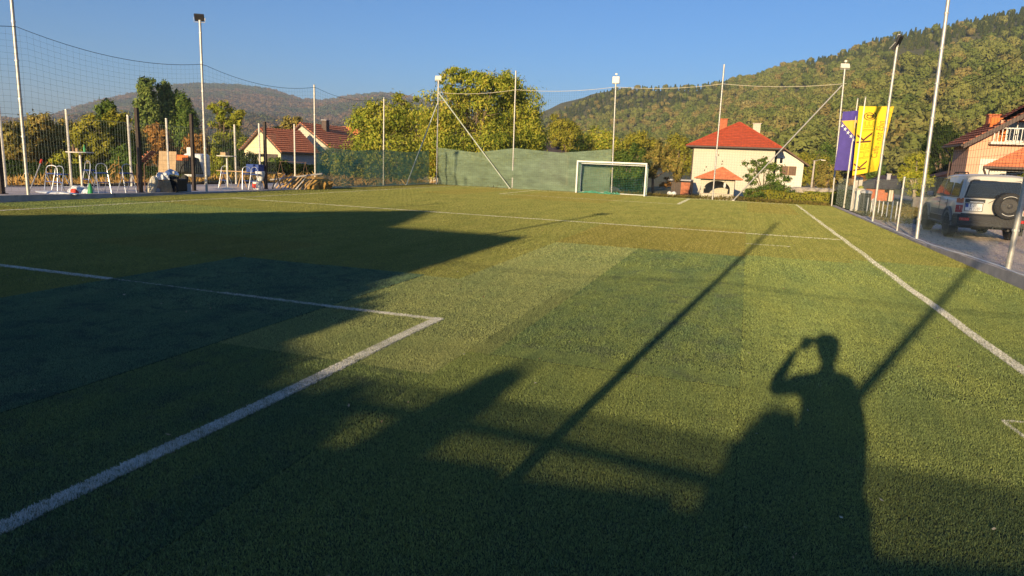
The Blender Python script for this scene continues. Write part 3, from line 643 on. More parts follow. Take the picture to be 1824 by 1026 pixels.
for (xb, xt, yt, lab) in ((11, 1, 186, 'pale low post next to the leftmost dark column'), (128, 118, 196, 'pale low post behind the first pair of tubular stools'), (235, 226, 206, 'pale low post just left of the tallest dark column'),
        (302, 297, 212, 'pale low post behind the plywood and the orange wheelbarrow'), (367, 363, 218, 'pale low post touching the floodlight post'), (421, 418, 223, 'pale low post between the high table and the ladder stools'),
        (464, 462, 221, 'pale low post left of the dark column at the yellow gable'), (526, 523, 222, 'pale low post in front of the tiled garage roof')):
    slab_post(xb, 0, xt, yt, -24.0, 'galv_white', .042, lab, g, False)

def wires_mesh(polys, r, n=3):
    """many thin twines -> V,F (numpy)"""
    Vs, Fs_ = [], []; base = 0
    ang = np.arange(n)*2*math.pi/n
    for P in polys:
        P = np.asarray(P, float); m = len(P); T = np.gradient(P, axis=0); T /= np.linalg.norm(T, axis=1, keepdims=True)
        ref = np.array([1., 0.3, 0.2]) if abs(T[0][0]) < 0.8 else np.array([0.2, 0.3, 1.]); a = np.cross(T, ref); a /= np.linalg.norm(a, axis=1, keepdims=True); c = np.cross(T, a)
        V = P[:, None] + r*(a[:, None]*np.cos(ang)[None, :, None] + c[:, None]*np.sin(ang)[None, :, None])
        i = np.arange(m-1)[:, None]*n; k = np.arange(n)[None]; k2 = (k+1) % n
        F = np.stack([i+k, i+k2, i+n+k2, i+n+k], -1).reshape(-1, 4) + base
        Vs.append(V.reshape(-1, 3)); Fs_.append(F); base += m*n
    return np.concatenate(Vs), np.concatenate(Fs_)
def net(label, rope_pts, axis, fixed, z0, cell, r, rope_mat='rope', cat='net', name='ball_net', mtl='net', rope_r=.008, cellz=None, bulge=0.0, rope=True):
    """rope_pts: (s, ztop) along the fence; net hangs from rope to z0"""
    rp = np.array(rope_pts, float); s0, s1 = rp[0, 0], rp[-1, 0]; cellz = cellz or cell
    top = lambda s: np.interp(s, rp[:, 0], rp[:, 1])
    def P(s, z): 
        w = bulge*np.sin(s*1.3)*np.sin((z-z0)*1.1)
        return np.stack([fixed + w, s, z], -1) if axis == 'a' else np.stack([s, fixed + w, z], -1)
    polys = []
    for s in np.arange(s0, s1, cell):
        z = np.linspace(z0, float(top(s)), 5); polys.append(P(np.full(5, s) + 0.015*np.sin(z*2+s*3), z))
    zmax = rp[:, 1].max(); nl = int((zmax-z0)/cellz); ss = np.linspace(s0, s1, max(24, int((s1-s0)/0.8)))
    for k in range(1, nl): polys.append(P(ss, z0 + (top(ss)-z0)*k/nl))
    t = thing(name, label, cat, P(np.array(s0), np.array(z0)))
    base = np.array(t.location)
    V, F = wires_mesh(polys, r); tag(link('mesh', mesh_np('net_mesh', V-base, F, M[mtl]), t), kind='stuff')
    if rope:
        ss = np.linspace(s0, s1, int((s1-s0)/0.3)+2); V, F = wires_mesh([P(ss, top(ss))], rope_r, 6); link('top_rope', mesh_np('rope', V-base, F, M[rope_mat]), t)
    return t
def sag(posts, d, n=14):
    out_ = []
    for (s0, z0), (s1, z1) in zip(posts[:-1], posts[1:]):
        for k in range(n):
            u = k/n; out_.append((s0+(s1-s0)*u, z0+(z1-z0)*u - d*4*u*(1-u)))
    return out_ + [posts[-1]]
net('black square mesh ball net sagging between the tall posts on the left', sag([(7.4, 4.86), (14.5, 4.82), (21.5, 4.78), (28.6, 4.72), (35.2, 4.85), (41.0, 5.7)], .34), 'a', -19.56, 0.3, 0.2, .0019)
net('fine dark ball net high along the far end with a pale top cable', sag([(-19.0, 5.75), (-13.8, 5.95), (-7.7, 6.15), (-1.8, 6.35), (4.4, 6.4)], .16), 'b', 40.93, 0.05, 0.14, .0018, 'rope_pale', rope_r=.012)
net('dark ball net between the tall posts on the right', sag([(7, 4.2), (14.4, 4.3), (21.5, 4.2), (28.7, 4.4)], .3), 'a', 4.62, 1.9, 0.18, .0030, rope_r=.006)
net('pale green welded wire fence along the right kerb in front of the car', [(7, 1.95), (14.4, 1.9), (21.5, 1.72), (24.4, 1.68), (28.7, 1.6), (40.9, 1.5)], 'a', 4.60, 0.12, 0.075, .0009, cat='fence', name='mesh_fence', mtl='wire', cellz=.2, rope_r=.004, rope_mat='wire')
net('green wire fence behind the slab on the low pale posts', [(10, 2.6), (31.5, 2.6)], 'a', -24.05, 0.1, 0.12, .0016, cat='fence', name='mesh_fence', mtl='wire', cellz=.25, rope_r=.004, rope_mat='wire')

# shade cloth
def cloth_mat(name, c, op, dens=80, lines=True):
    m, nt, out = new_mat(name); v = pos(nt)
    d = nt.nodes.new('ShaderNodeBsdfDiffuse'); t = nt.nodes.new('ShaderNodeBsdfTranslucent'); tr = nt.nodes.new('ShaderNodeBsdfTransparent')
    col = ramp(nt, noise(nt, 1.3, 5, 0.65, vmul(nt, v, (1, 1, 3.0))), [(0.3, tuple(x*0.8 for x in c)), (0.7, tuple(x*1.15 for x in c))])
    for s in (d, t): nt.links.new(col, s.inputs[0])
    m1 = nt.nodes.new('ShaderNodeMixShader'); m1.inputs[0].default_value = 0.3; nt.links.new(d.outputs[0], m1.inputs[1]); nt.links.new(t.outputs[0], m1.inputs[2])
    f = ramp(nt, noise(nt, 0.9, 5, 0.6, vmul(nt, v, (1, 1, 2.2))), [(0.3, (op-.12,)*3), (0.7, (op+.12,)*3)])
    m2 = nt.nodes.new('ShaderNodeMixShader'); nt.links.new(f, m2.inputs[0]); nt.links.new(tr.outputs[0], m2.inputs[1]); nt.links.new(m1.outputs[0], m2.inputs[2])
    b = nt.nodes.new('ShaderNodeBump'); b.inputs['Strength'].default_value = 0.9; b.inputs['Distance'].default_value = 0.12
    nt.links.new(noise(nt, 1.6, 4, 0.6, vmul(nt, v, (1, 1, 4.0)), distort=1.0), b.inputs['Height']); nt.links.new(b.outputs[0], d.inputs['Normal'])
    nt.links.new(m2.outputs[0], out.inputs[0]); return m
M['cloth_far'] = cloth_mat('pale_green_shade_cloth', (0.29, 0.39, 0.265), 0.80)
M['cloth_left'] = cloth_mat('deep_green_shade_cloth', (0.20, 0.45, 0.30), 0.62)
M['cloth_near'] = cloth_mat('near_shade_cloth', (0.06, 0.12, 0.08), 0.66)
def cloth(label, axis, fixed, tops, z0, m, amp=.05, seed=0, group=None):
    tp = np.array(tops, float); s = np.linspace(tp[0, 0], tp[-1, 0], int((tp[-1, 0]-tp[0, 0])/0.12)+2); nz = 22
    top = np.interp(s, tp[:, 0], tp[:, 1]); u = np.linspace(0, 1, nz)
    Sg, U = np.meshgrid(s, u, indexing='ij'); Z = z0 + (top[:, None]-z0)*U
    w = amp*(np.sin(Sg*1.7+seed+2*U) * (1-U*.7) + .6*np.sin(Z*5.3+1.5*np.sin(Sg*0.8+seed)) * (1-U) + .25*np.sin(Sg*7+Z*3))
    W_ = np.full_like(Sg, fixed) + w
    V = np.stack([W_, Sg, Z], -1) if axis == 'a' else np.stack([Sg, W_, Z], -1)
    base = V[0, 0].copy(); ii = np.arange(Sg.size).reshape(Sg.shape)
    F = np.stack([ii[:-1, :-1].ravel(), ii[1:, :-1].ravel(), ii[1:, 1:].ravel(), ii[:-1, 1:].ravel()], 1)
    o = link('shade_cloth', mesh_np('shade_cloth', V.reshape(-1, 3)-base, F, M[m], True), loc=base); tag(o, label, 'shade cloth', group); return o
cloth('deep green see-through shade cloth along the left side of the pitch', 'a', -19.55, [(28.6, 2.03), (32, 1.9), (35.2, 2.02), (38, 1.95), (41.0, 2.15)], 0.02, 'cloth_left', .03, 1, 'green shade cloths')
cloth('pale green wrinkled shade cloth across the far end beside the goal', 'b', 41.06, [(-19.0, 2.35), (-16.4, 2.12), (-13.8, 2.48), (-10.8, 2.30), (-7.75, 2.62)], 0.02, 'cloth_far', .13, 2, 'green shade cloths')

# ------------------------------------------------------------------ goal
t = thing('football_goal', 'small white football goal with green net at the far end', 'goal', (-7.5, 39.95, 0))
gw, gh, gd = 2.0, 1.84, .95
for s in (-1, 1):
    MB().box(s*gw-.045, s*gw+.045, -.045, .045, 0, gh-.045).build('post', M['white'], t, bevel=.015)
MB().box(-gw-.045, gw+.045, -.045, .045, gh-.043, gh+.047).build('crossbar', M['white'], t, bevel=.015)
for s in (-1, 1):
    MB().tube([(s*gw, .03, .04), (s*gw, gd, .04)], .03, 8).build('ground_bar', M['white'], t)
    MB().tube([(s*(gw-.02), gd, .04), (s*(gw-.02), gd*.9, gh-.12)], .03, 8).build('rear_post', M['white'], t)
    MB().tube([(s*(gw-.02), gd*.9, gh-.12), (s*gw, .03, gh-.06)], .025, 8).build('top_stay', M['white'], t)
MB().tube([(-gw+.02, gd*.9, gh-.12), (gw-.02, gd*.9, gh-.12)], .03, 8).build('rear_crossbar', M['white'], t)
MB().tube([(-gw, gd, .04), (gw, gd, .04)], .03, 8).build('rear_ground_bar', M['white'], t)
polys = []
for x in np.arange(-gw, gw+.01, .1): polys.append([(x, .04, gh-.05), (x, gd*.88, gh-.14), (x, gd*.97, .05)])
for k in range(18): z = .05+k*.1; polys.append([(-gw, gd*.96-z*.04, z), (0, gd*.98-z*.04, z), (gw, gd*.96-z*.04, z)])
for y in np.arange(.1, gd, .1):
    for s in (-1, 1): polys.append([(s*gw, y, .05), (s*gw, y, gh-.1)])
for z in np.arange(.1, gh-.1, .1):
    for s in (-1, 1): polys.append([(s*gw, .04, z), (s*gw, gd*.95, z)])
V, F = wires_mesh(polys, .0045); tag(link('goal_net', mesh_np('goal_net', V, F, M['goalnet']), t), kind='stuff')
mb = MB(); rr = random.Random(5)
for k in range(26):
    x = -gw+.1+rr.random()*(2.3); y = .15+rr.random()*.7; mb.tube([(x, y, .03), (x+rr.uniform(-.3, .3), y+.1, .05+rr.random()*.1), (x+rr.uniform(-.6, .6), y+.1, .03)], .022, 5)
mb.build('slack_net', M['goalnet'], t)

# ------------------------------------------------------------------ flags
def flag_pole(b, xt, yt, label):
    T = onA(xt, yt, 4.82); t = thing('flagpole', label, 'flagpole', (4.82, b, 0.03), 0, 'flagpoles by the right kerb'); h = T[2]
    MB().tube([(0, 0, 0), (0, 0, h*.5), (0, 0, h)], .042, 10, r2=.028).build('pole', M['galv_white'], t, smooth=True)
    MB().lathe([(.07, 0), (.07, .04), (.05, .05)], 10).build('base_collar', M['galv'], t); MB().lathe([(.035, 0), (.045, .03), (.02, .07)], 10).build('finial', M['galv'], t, loc=(0, 0, h))
    return h
hp = flag_pole(36.6, 1528, 184, 'nearer flagpole, carrying the yellow banner'); hb = flag_pole(39.2, 1506, 192, 'farther flagpole, carrying the blue and yellow national flag')
def sheet(quad, nu, nv, amp, waves, m, name, base, parent=None):
    """quad: TL,TR,BR,BL points"""
    TL, TR, BR, BL = [np.array(q, float) for q in quad]; u = np.linspace(0, 1, nu); v = np.linspace(0, 1, nv); U, Vv = np.meshgrid(u, v, indexing='ij')
    P = surf(quad, U, Vv, amp, waves); ii = np.arange(U.size).reshape(U.shape)
    F = np.stack([ii[:-1, :-1].ravel(), ii[:-1, 1:].ravel(), ii[1:, 1:].ravel(), ii[1:, :-1].ravel()], 1)
    return link(name, mesh_np(name, P.reshape(-1, 3)-base, F, m, True), parent, loc=(base if parent is None else (0, 0, 0)))
def surf(quad, U, V, amp, waves, off=0.0):
    TL, TR, BR, BL = [np.array(q, float) for q in quad]; U = np.asarray(U)[..., None]; V = np.asarray(V)[..., None]
    P = TL*(1-U)*(1-V) + TR*U*(1-V) + BR*U*V + BL*(1-U)*V
    w = amp*U[..., 0]**.7*(np.sin(waves*U[..., 0]*3.1 + V[..., 0]*2.2) + .35*np.sin(9*U[..., 0] - 5*V[..., 0]) + .2*np.sin(14*V[..., 0]+6*U[..., 0]))
    P = P.copy(); P[..., 1] += w - off; return P
bq = [onB(1530.5, 189, 36.6), onB(1592, 190, 36.4), onB(1563, 304, 36.5), onB(1518, 313, 36.6)]
bb = bq[0].copy(); ban = sheet(bq, 40, 60, .10, 1.6, M['banner'], 'banner', bb)
# the free lower edge is cut in a curve, the right side folds under
tag(ban, 'yellow advertising banner with brown lettering hanging from the nearer flagpole', 'banner')
def text_on(txt, quad, v0, v1, u0, u1, m, base, parent, outline=False, shear=0.0, amp=.10, waves=1.6, name='lettering'):
    """text runs upwards (rotated 90 degrees) between v0 (start, bottom) and v1; u0..u1 is its height band"""
    cu = bpy.data.curves.new(name, 'FONT'); cu.body = txt; cu.shear = shear; cu.resolution_u = 3
    if outline: cu.fill_mode = 'NONE'; cu.bevel_depth = .010; cu.bevel_resolution = 0
    ob = bpy.data.objects.new(name, cu); me = bpy.data.meshes.new_from_object(ob)
    bm = bmesh.new(); bm.from_mesh(me); bmesh.ops.triangulate(bm, faces=bm.faces[:])
    for _ in range(1 if outline else 2):
        long_ = [e for e in bm.edges if e.calc_length() > .18]
        if long_: bmesh.ops.subdivide_edges(bm, edges=long_, cuts=1); bmesh.ops.triangulate(bm, faces=bm.faces[:])
    bm.to_mesh(me); bm.free()
    co = np.array([v.co for v in me.vertices]); mn, mx = co.min(0), co.max(0)
    a = (co[:, 0]-mn[0])/(mx[0]-mn[0]); h = (co[:, 1]-mn[1])/(mx[1]-mn[1])
    V_ = v0 + (v1-v0)*a; U_ = u1 + (u0-u1)*h
    P = surf(quad, U_, V_, amp, waves, .008) - base
    for i, v in enumerate(me.vertices): v.co = P[i]
    me.materials.clear(); me.materials.append(m); bpy.data.curves.remove(cu)
    return link(name, me, parent)
text_on('K', bq, .955-.02, .80, .02, .50, M['print'], bb, ban); text_on('HE', bq, .77, .55, .20, .52, M['print_thin'], bb, ban, True)
text_on('K', bq, .53, .38, .0+.03, .52, M['print'], bb, ban); text_on('IE', bq, .36, .22, .22, .52, M['print_thin'], bb, ban, True)
text_on('@', bq, .205, .085, .17, .56, M['print'], bb, ban); text_on('Caffe - not Ebin', bq, .78, .22, .62, .84, M['print_thin'], bb, ban, False, .35)
fq = [onB(1501.5, 199, 39.2), onB(1529, 197, 39.15), onB(1519, 304, 39.2), onB(1486, 303, 39.2)]
fb = fq[0].copy(); nfl = sheet(fq, 24, 40, .06, 2.2, M['navy'], 'national_flag', fb); tag(nfl, 'purple blue national flag with yellow triangle and white stars hanging beside the banner', 'flag')
def patch(poly_uv, m, name, parent, quad, base, amp, waves, off):
    bm = bmesh.new(); vs = [bm.verts.new((u, v, 0)) for u, v in poly_uv]; bm.faces.new(vs); bmesh.ops.triangulate(bm, faces=bm.faces[:])
    for _ in range(3):
        e = [e for e in bm.edges if e.calc_length() > .12]
        if e: bmesh.ops.subdivide_edges(bm, edges=e, cuts=1); bmesh.ops.triangulate(bm, faces=bm.faces[:])
    me = bpy.data.meshes.new(name); bm.to_mesh(me); bm.free(); co = np.array([v.co for v in me.vertices])
    P = surf(quad, co[:, 0], co[:, 1], amp, waves, off)-base
    for i, v in enumerate(me.vertices): v.co = P[i]
    me.materials.append(m); return link(name, me, parent)
patch([(.02, .155), (.98, .155), (.98, .44), (.5, .30), (.02, .16)], M['flag_yellow'], 'yellow_triangle', nfl, fq, fb, .06, 2.2, .010)
for i in range(5):
    cu_, cv_ = .10+.20*i, .235+.062*i; pts = []
    for k in range(10):
        rr_ = (.12 if k % 2 == 0 else .05); a_ = math.pi*k/5 + .2; pts.append((cu_+rr_*math.sin(a_), cv_-rr_*.31*math.cos(a_)))
    patch(pts, M['star'], 'star', nfl, fq, fb, .06, 2.2, .018)

# ------------------------------------------------------------------ car
def build_car():
    t = thing('parked_car', 'champagne white off-road car with a spare wheel on its tailgate, parked beyond the right fence', 'car', (6.74, 24.1, 0.0))
    M['carwhite_m'] = M['carwhite']
    def ring(pts, y):   # mirrored section: list of (x,z) from bottom to top centre
        return [(x, y, z) for x, z in pts] + [(-x, y, z) for x, z in reversed(pts)]
    def loft(rings, name, m, bev=0.0, parent=t):
        mb = MB(); n = len(rings[0])
        for R in rings: mb.v += [tuple(map(float, p)) for p in R]
        for i in range(len(rings)-1):
            for k in range(n): k2 = (k+1) % n; mb.f.append((i*n+k, i*n+k2, (i+1)*n+k2, (i+1)*n+k))
        mb.f.append(tuple(range(n-1, -1, -1))); mb.f.append(tuple((len(rings)-1)*n+k for k in range(n)))
        o = mb.build(name, m, parent, smooth=True); return o
    def sec(y, w, zt, zb=.56, wt=None, cr=.05): wt = wt or w-.06; return ring([(w-.05, zb), (w, zb+.07), (w, .88), (w-.015, zt-.10), (wt, zt-.02), (wt-cr, zt)], y)
    loft([sec(-.85, .82, 1.20, .72), sec(-.80, .875, 1.23, .72), sec(-.3, .89, 1.23), sec(.8, .90, 1.22), sec(2.05, .90, 1.18), sec(2.3, .89, 1.15), sec(3.2, .86, 1.07), sec(3.42, .80, 1.00), sec(3.52, .70, .90)], 'body', M['carwhite'])
    def gs(y, wb, zb, wt, zt): return ring([(wb, zb), (wb-.01, zb+.05), (wt+.045, zt-.10), (wt, zt-.035), (wt-.08, zt-.008), (wt-.3, zt+.012)], y)
    loft([gs(-.855, .83, 1.18, .64, 1.72), gs(-.83, .84, 1.18, .69, 1.82), gs(-.74, .845, 1.18, .71, 1.875), gs(-.4, .85, 1.18, .72, 1.895), gs(.6, .85, 1.16, .72, 1.89), gs(1.3, .85, 1.15, .71, 1.86), gs(1.55, .85, 1.14, .68, 1.79), gs(2.02, .84, 1.12, .71, 1.36), gs(2.22, .83, 1.10, .74, 1.20)], 'cabin', M['carwhite'])
    def rp(x, z, o=0.0): return (x, -.862 - o + max(0, (z-1.68))*.25 - (1.72-z)*.03*(z < 1.72), z)
    MB().prism([rp(-.72, 1.245, .012), rp(.72, 1.245, .012), rp(.635, 1.66, .012), rp(.56, 1.71, .012), rp(-.56, 1.71, .012), rp(-.635, 1.66, .012)], (0, .03, 0)).build('rear_window', M['glass_dark'], t, bevel=.008)
    MB().prism([rp(-.765, 1.215, .004), rp(.765, 1.215, .004), rp(.665, 1.70, .004), rp(.575, 1.75, .004), rp(-.575, 1.75, .004), rp(-.665, 1.70, .004)], (0, .02, 0)).build('window_seal', M['black'], t)
    MB().prism([rp(-.785, .76), rp(.785, .76), rp(.785, 1.2), rp(.69, 1.77), rp(-.69, 1.77), rp(-.785, 1.2)], (0, .03, 0)).build('tailgate', M['carwhite'], t, bevel=.01)
    MB().box(-.735, -.725, -.872, -.86, .77, 1.2).build('tailgate_seam', M['black'], t); MB().box(-.78, .78, -.90, -.86, .745, .775).build('tailgate_sill', M['black'], t)
    MB().box(-.72, -.22, -.900, -.865, 1.09, 1.185).build('handle_panel', M['black'], t, bevel=.01); MB().box(-.60, -.26, -.912, -.902, 1.095, 1.12).build('handle_trim', M['chrome'], t)
    MB().box(-.715, -.255, -.893, -.88, .835, 1.075).build('plate_frame', M['black'], t)
    pl = MB().box(-.70, -.27, -.895, -.88, .85, 1.06).build('number_plate', M['plastic_white'], t, bevel=.004)
    MB().box(-.695, -.625, -.899, -.8965, .95, 1.055).build('blue_band', M['blue'], pl)
    for row, z in (('E 07', .965), ('H 1107', .87)):
        cu = bpy.data.curves.new('p', 'FONT'); cu.body = row; cu.size = .11; ob = bpy.data.objects.new('p', cu); me = bpy.data.meshes.new_from_object(ob); bpy.data.curves.remove(cu)
        for v in me.vertices: v.co = Vector((v.co.x*.85 - .59, -.8985, v.co.y + z))
        me.materials.clear(); me.materials.append(M['lampdark']); link('plate_text', me, pl)
    MB().tube([(-.14, -.905, 1.09), (.0, -.92, 1.19), (.12, -.93, 1.27)], .008, 6).build('rear_wiper', M['black'], t)
    for s in (-1, 1):
        lp = MB().prism([(s*.76, -.905, .79), (s*.912, -.78, .79), (s*.902, -.76, 1.19), (s*.76, -.895, 1.21)], (-s*.03, .10, 0)).build('tail_light', M['red_glass'], t, bevel=.01)
        MB().prism([(s*.76, -.910, 1.08), (s*.917, -.783, 1.08), (s*.907, -.763, 1.185), (s*.76, -.900, 1.205)], (-s*.03, .08, 0)).build('amber_lens', M['amber_glass'], lp)
        MB().prism([(s*.76, -.911, 1.0), (s*.918, -.784, 1.0), (s*.915, -.782, 1.065), (s*.76, -.908, 1.065)], (-s*.03, .08, 0)).build('clear_lens', M['clear_glass'], lp)
        # side windows
        X = lambda z: s*(.855 - (z-1.2)*.17)
        for (y0, y1, yt0, yt1, m_) in ((-.68, .18, -.60, .18, 'glass_side'), (.26, 1.05, .26, 1.05, 'glass_side'), (1.12, 1.95, 1.12, 1.52, 'glass_side')):
            f = MB().prism([(X(1.24)+s*.004, y0, 1.24), (X(1.24)+s*.004, y1, 1.24), (X(1.74)+s*.004, yt1, 1.74), (X(1.74)+s*.004, yt0, 1.74)], (-s*.02, 0, 0)).build('side_window', M[m_], t, bevel=.006)
            MB().tube([(X(1.225)+s*.006, y0-.03, 1.225), (X(1.225)+s*.006, y1+.03, 1.225)], .010, 5).build('window_trim', M['black'], f)
        MB().box(s*.905-.006, s*.905+.006, -.30, 2.05, .62, .80).build('door_cladding', M['cladding'], t, bevel=.004)
        MB().box(s*.905-.004, s*.905+.004, .215, .225, .62, 1.14).build('door_seam', M['black'], t); MB().box(s*.905-.004, s*.905+.004, 1.08, 1.09, .62, 1.14).build('door_seam', M['black'], t)
        for y in (.34, 1.20): MB().box(s*.91-.012, s*.91+.012, y, y+.16, .99, 1.02).build('door_handle', M['carwhite'], t, bevel=.004)
        MB().box(s*.84-.10, s*.84+.07, .55, 2.1, .40, .44).build('side_step', M['cladding'], t, bevel=.01)
        # arches
        for yc in (0, 2.67):
            a = [(yc + .45*math.cos(th), .40 + .46*math.sin(th)) for th in np.linspace(0, math.pi, 15)]
            mb = MB(); mb.poly([(s*.9085, y, z) for y, z in a] + [(s*.9085, yc-.45, .36), (s*.9085, yc+.45, .36)][::1]); mb.build('arch_shade_panel', M['black'], t)  # flat black half disc paints the dark inside of the arch
            mb = MB(); mb.tube([(s*.905, yc + .49*math.cos(th), .40 + .49*math.sin(th)) for th in np.linspace(-.05, math.pi+.05, 17)], .045, 8); mb.build('wheel_arch', M['cladding'], t, smooth=True)
            MB().box(s*.82-.13, s*.82+.12, yc-.52, yc-.50, .18, .52).build('mud_flap', M['black'], t)
            R = Matrix.Rotation(s*math.pi/2, 4, 'Y')
            w = MB().lathe([(.21, -.12), (.33, -.125), (.375, -.10), (.385, -.05), (.385, .05), (.375, .10), (.33, .125), (.21, .12)], 28, R).build('wheel', M['rubber'], t, loc=(s*.80, yc, .385), smooth=True)
            MB().lathe([(.21, .095), (.19, .10), (.17, .06), (.09, .05), (.07, .10), (.03, .105)], 20, R).build('rim', M['rim'], w, smooth=True)
            for k in range(6):
                a_ = k*math.pi/3; M_ = R @ Matrix.Rotation(a_, 4, 'Z')
                MB().box(.07, .19, -.02, .02, .07, .098, M_).build('spoke', M['rim'], w)
        mr = MB().box(-.09, .09, -.05, .05, -.08, .08).build('door_mirror', M['cloth_blue'], t, loc=(s*1.03, 1.86, 1.24), bevel=.03)
        MB().tube([(0, 0, -.05), (-s*.16, .0, -.09)], .025, 6).build('mirror_arm', M['black'], mr)
        rl = MB().tube([(s*.60, -.35, 1.865), (s*.61, -.30, 1.945), (s*.61, 1.05, 1.94), (s*.60, 1.15, 1.885)], .016, 6).build('roof_rail', M['black'], t, smooth=True)
        for y in (.0, .75): MB().box(s*.61-.02, s*.61+.02, y, y+.08, 1.88, 1.935).build('rail_foot', M['black'], rl)
        MB().box(s*.72-.12, s*.72+.13, -1.045, -1.022, .57, .65).build('bumper_reflector', M['red_glass'], t)
        MB().prism([(s*.72, 3.50, .78), (s*.84, 3.38, .78), (s*.82, 3.38, .93), (s*.70, 3.5, .93)], (0, -.04, 0)).build('headlight', M['clear_glass'], t)
    MB().prism([(-.91, -.55, .40), (-.88, -1.02, .40), (.88, -1.02, .40), (.91, -.55, .40)], (0, 0, .345)).build('rear_bumper', M['black'], t, bevel=.035)
    MB().box(-.88, .88, -.78, 3.3, .34, .70).build('underbody', M['black'], t, bevel=.05); MB().box(-.85, .85, 3.35, 3.62, .42, .72).build('front_bumper', M['cladding'], t, bevel=.06)
    MB().tube([(-.62, 0, .36), (.62, 0, .36)], .06, 8).build('rear_axle', M['black'], t); MB().lathe([(.02, -.11), (.13, -.10), (.13, .10), (.02, .11)], 12).build('differential', M['black'], t, loc=(-.1, 0, .36))
    MB().tube([(.45, -.9, .34), (.45, -.45, .34)], .035, 8).build('exhaust', M['rim'], t); MB().tube([(0, -.95, .38), (0, -1.12, .38), (0, -1.12, .46)], .022, 8).build('tow_bar', M['black'], t)
    MB().prism([(-.74, 1.62, 1.71), (.74-.08, 1.62, 1.71), (.76, 2.06, 1.26), (-.76, 2.06, 1.26)], (0, -.01, .012)).build('windscreen', M['glass_dark'], t)
    # spare wheel on the tailgate
    R = Matrix.Rotation(math.pi/2, 4, 'X')
    sp = MB().lathe([(.20, -.11), (.32, -.12), (.365, -.09), (.375, 0), (.365, .09), (.32, .12), (.30, .125), (.225, .10), (.20, .07)], 32, R).build('spare_wheel', M['rubber'], t, loc=(.32, -1.04, 1.04), smooth=True)
    MB().lathe([(.225, .085), (.20, .095), (.18, .05), (.12, .04), (.08, .085), (.06, .09)], 24, R).build('rim', M['rim'], sp, smooth=True)
    MB().lathe([(.06, .088), (.05, .12), (.02, .125)], 16, R).build('hub', M['rim'], sp, smooth=True)
    for k in range(10):
        M_ = R @ Matrix.Rotation(k*.628, 4, 'Z') @ Matrix.Translation((.15, 0, .05)); MB().lathe([(.020, 0), (.020, .012)], 8, M_).build('rim_hole', M['black'], sp)
    MB().tube([(.32+.27*math.cos(a), -1.168, 1.04+.27*math.sin(a)) for a in np.linspace(math.pi*.33, math.pi*.75, 9)], .007, 4).build('sidewall_lettering', M['plastic_white'], t)
    MB().tube([(.32+.27*math.cos(a), -1.168, 1.04+.27*math.sin(a)) for a in np.linspace(-math.pi*.72, -math.pi*.35, 9)], .007, 4).build('sidewall_lettering', M['plastic_white'], t)
build_car()

# ------------------------------------------------------------------ houses
def lerp(a, b, t): return tuple(a[i]+(b[i]-a[i])*t for i in range(3))
def roof_slope(parent, E0, E1, R0, R1, n, m, name='roof_slope', th=.075, base=(0, 0, 0)):
    """tile courses from eave E0-E1 up to ridge R0-R1 (world points), each course lapping the one below"""
    B_ = np.array(base); mb = MB(); u = np.array(E1, float)-np.array(E0, float); v = np.array(R0, float)-np.array(E0, float); nrm = np.cross(u, v); nrm /= np.linalg.norm(nrm)
    if nrm[2] < 0: nrm = -nrm
    for i in range(n):
        a0 = np.array(lerp(E0, R0, i/n)); a1 = np.array(lerp(E1, R1, i/n)); b0 = np.array(lerp(E0, R0, min(1, (i+1.0)/n))); b1 = np.array(lerp(E1, R1, min(1, (i+1.0)/n)))
        lo = [a0-B_, a1-B_, b1-B_, b0-B_]; hi = [a0-B_+nrm*th*1.6, a1-B_+nrm*th*1.6, b1-B_+nrm*th*.5, b0-B_+nrm*th*.5]
        mb.hexa([tuple(p) for p in lo] + [tuple(p) for p in hi])
    # raised ribs down the slope
    nr = int(np.linalg.norm(u)/.55)
    o = mb.build(name, M[m], parent); return o
def ridge_caps(parent, P0, P1, m, base, r=.09, name='ridge_tiles'):
    d = np.array(P1)-np.array(P0); n = max(2, int(np.linalg.norm(d)/.4)); mb = MB()
    for i in range(n): mb.tube([np.array(P0)+d*i/n-base, np.array(P0)+d*(i+1.08)/n-base], r, 7, r2=r*.8)
    return mb.build(name, M[m], parent)
def window(parent, c, w, h, face='b', frame='white', pane='glass_dark', out_=-1, name='window', bars=1):
    """c centre on the wall; face 'b' = wall facing the camera"""
    if face == 'b':
        f = MB(); d = .03
        for (x0, x1, z0, z1) in ((-w/2-.06, w/2+.06, h/2, h/2+.07), (-w/2-.06, w/2+.06, -h/2-.07, -h/2), (-w/2-.06, -w/2, -h/2, h/2), (w/2, w/2+.06, -h/2, h/2)): f.box(x0, x1, -d, .05, z0, z1)
        o = f.build(name, M[frame], parent, loc=c); MB().box(-w/2, w/2, .0, .03, -h/2, h/2).build('pane', M[pane], o)
        for k in range(bars): x = -w/2 + w*(k+1)/(bars+1); MB().box(x-.025, x+.025, -.02, -.002, -h/2, h/2).build('glazing_bar', M[frame], o)
        MB().box(-w/2-.1, w/2+.1, -.10, .0, -h/2-.12, -h/2-.071).build('sill', M['concrete'], o)
    return o
def chimney(parent, c, w, h, m, cap='concrete'):
    o = MB().box(-w/2, w/2, -w/2, w/2, 0, h).build('chimney', M[m], parent, loc=c, bevel=.01); MB().box(-w/2-.06, w/2+.06, -w/2-.06, w/2+.06, h, h+.08).build('chimney_cap', M[cap], o); return o
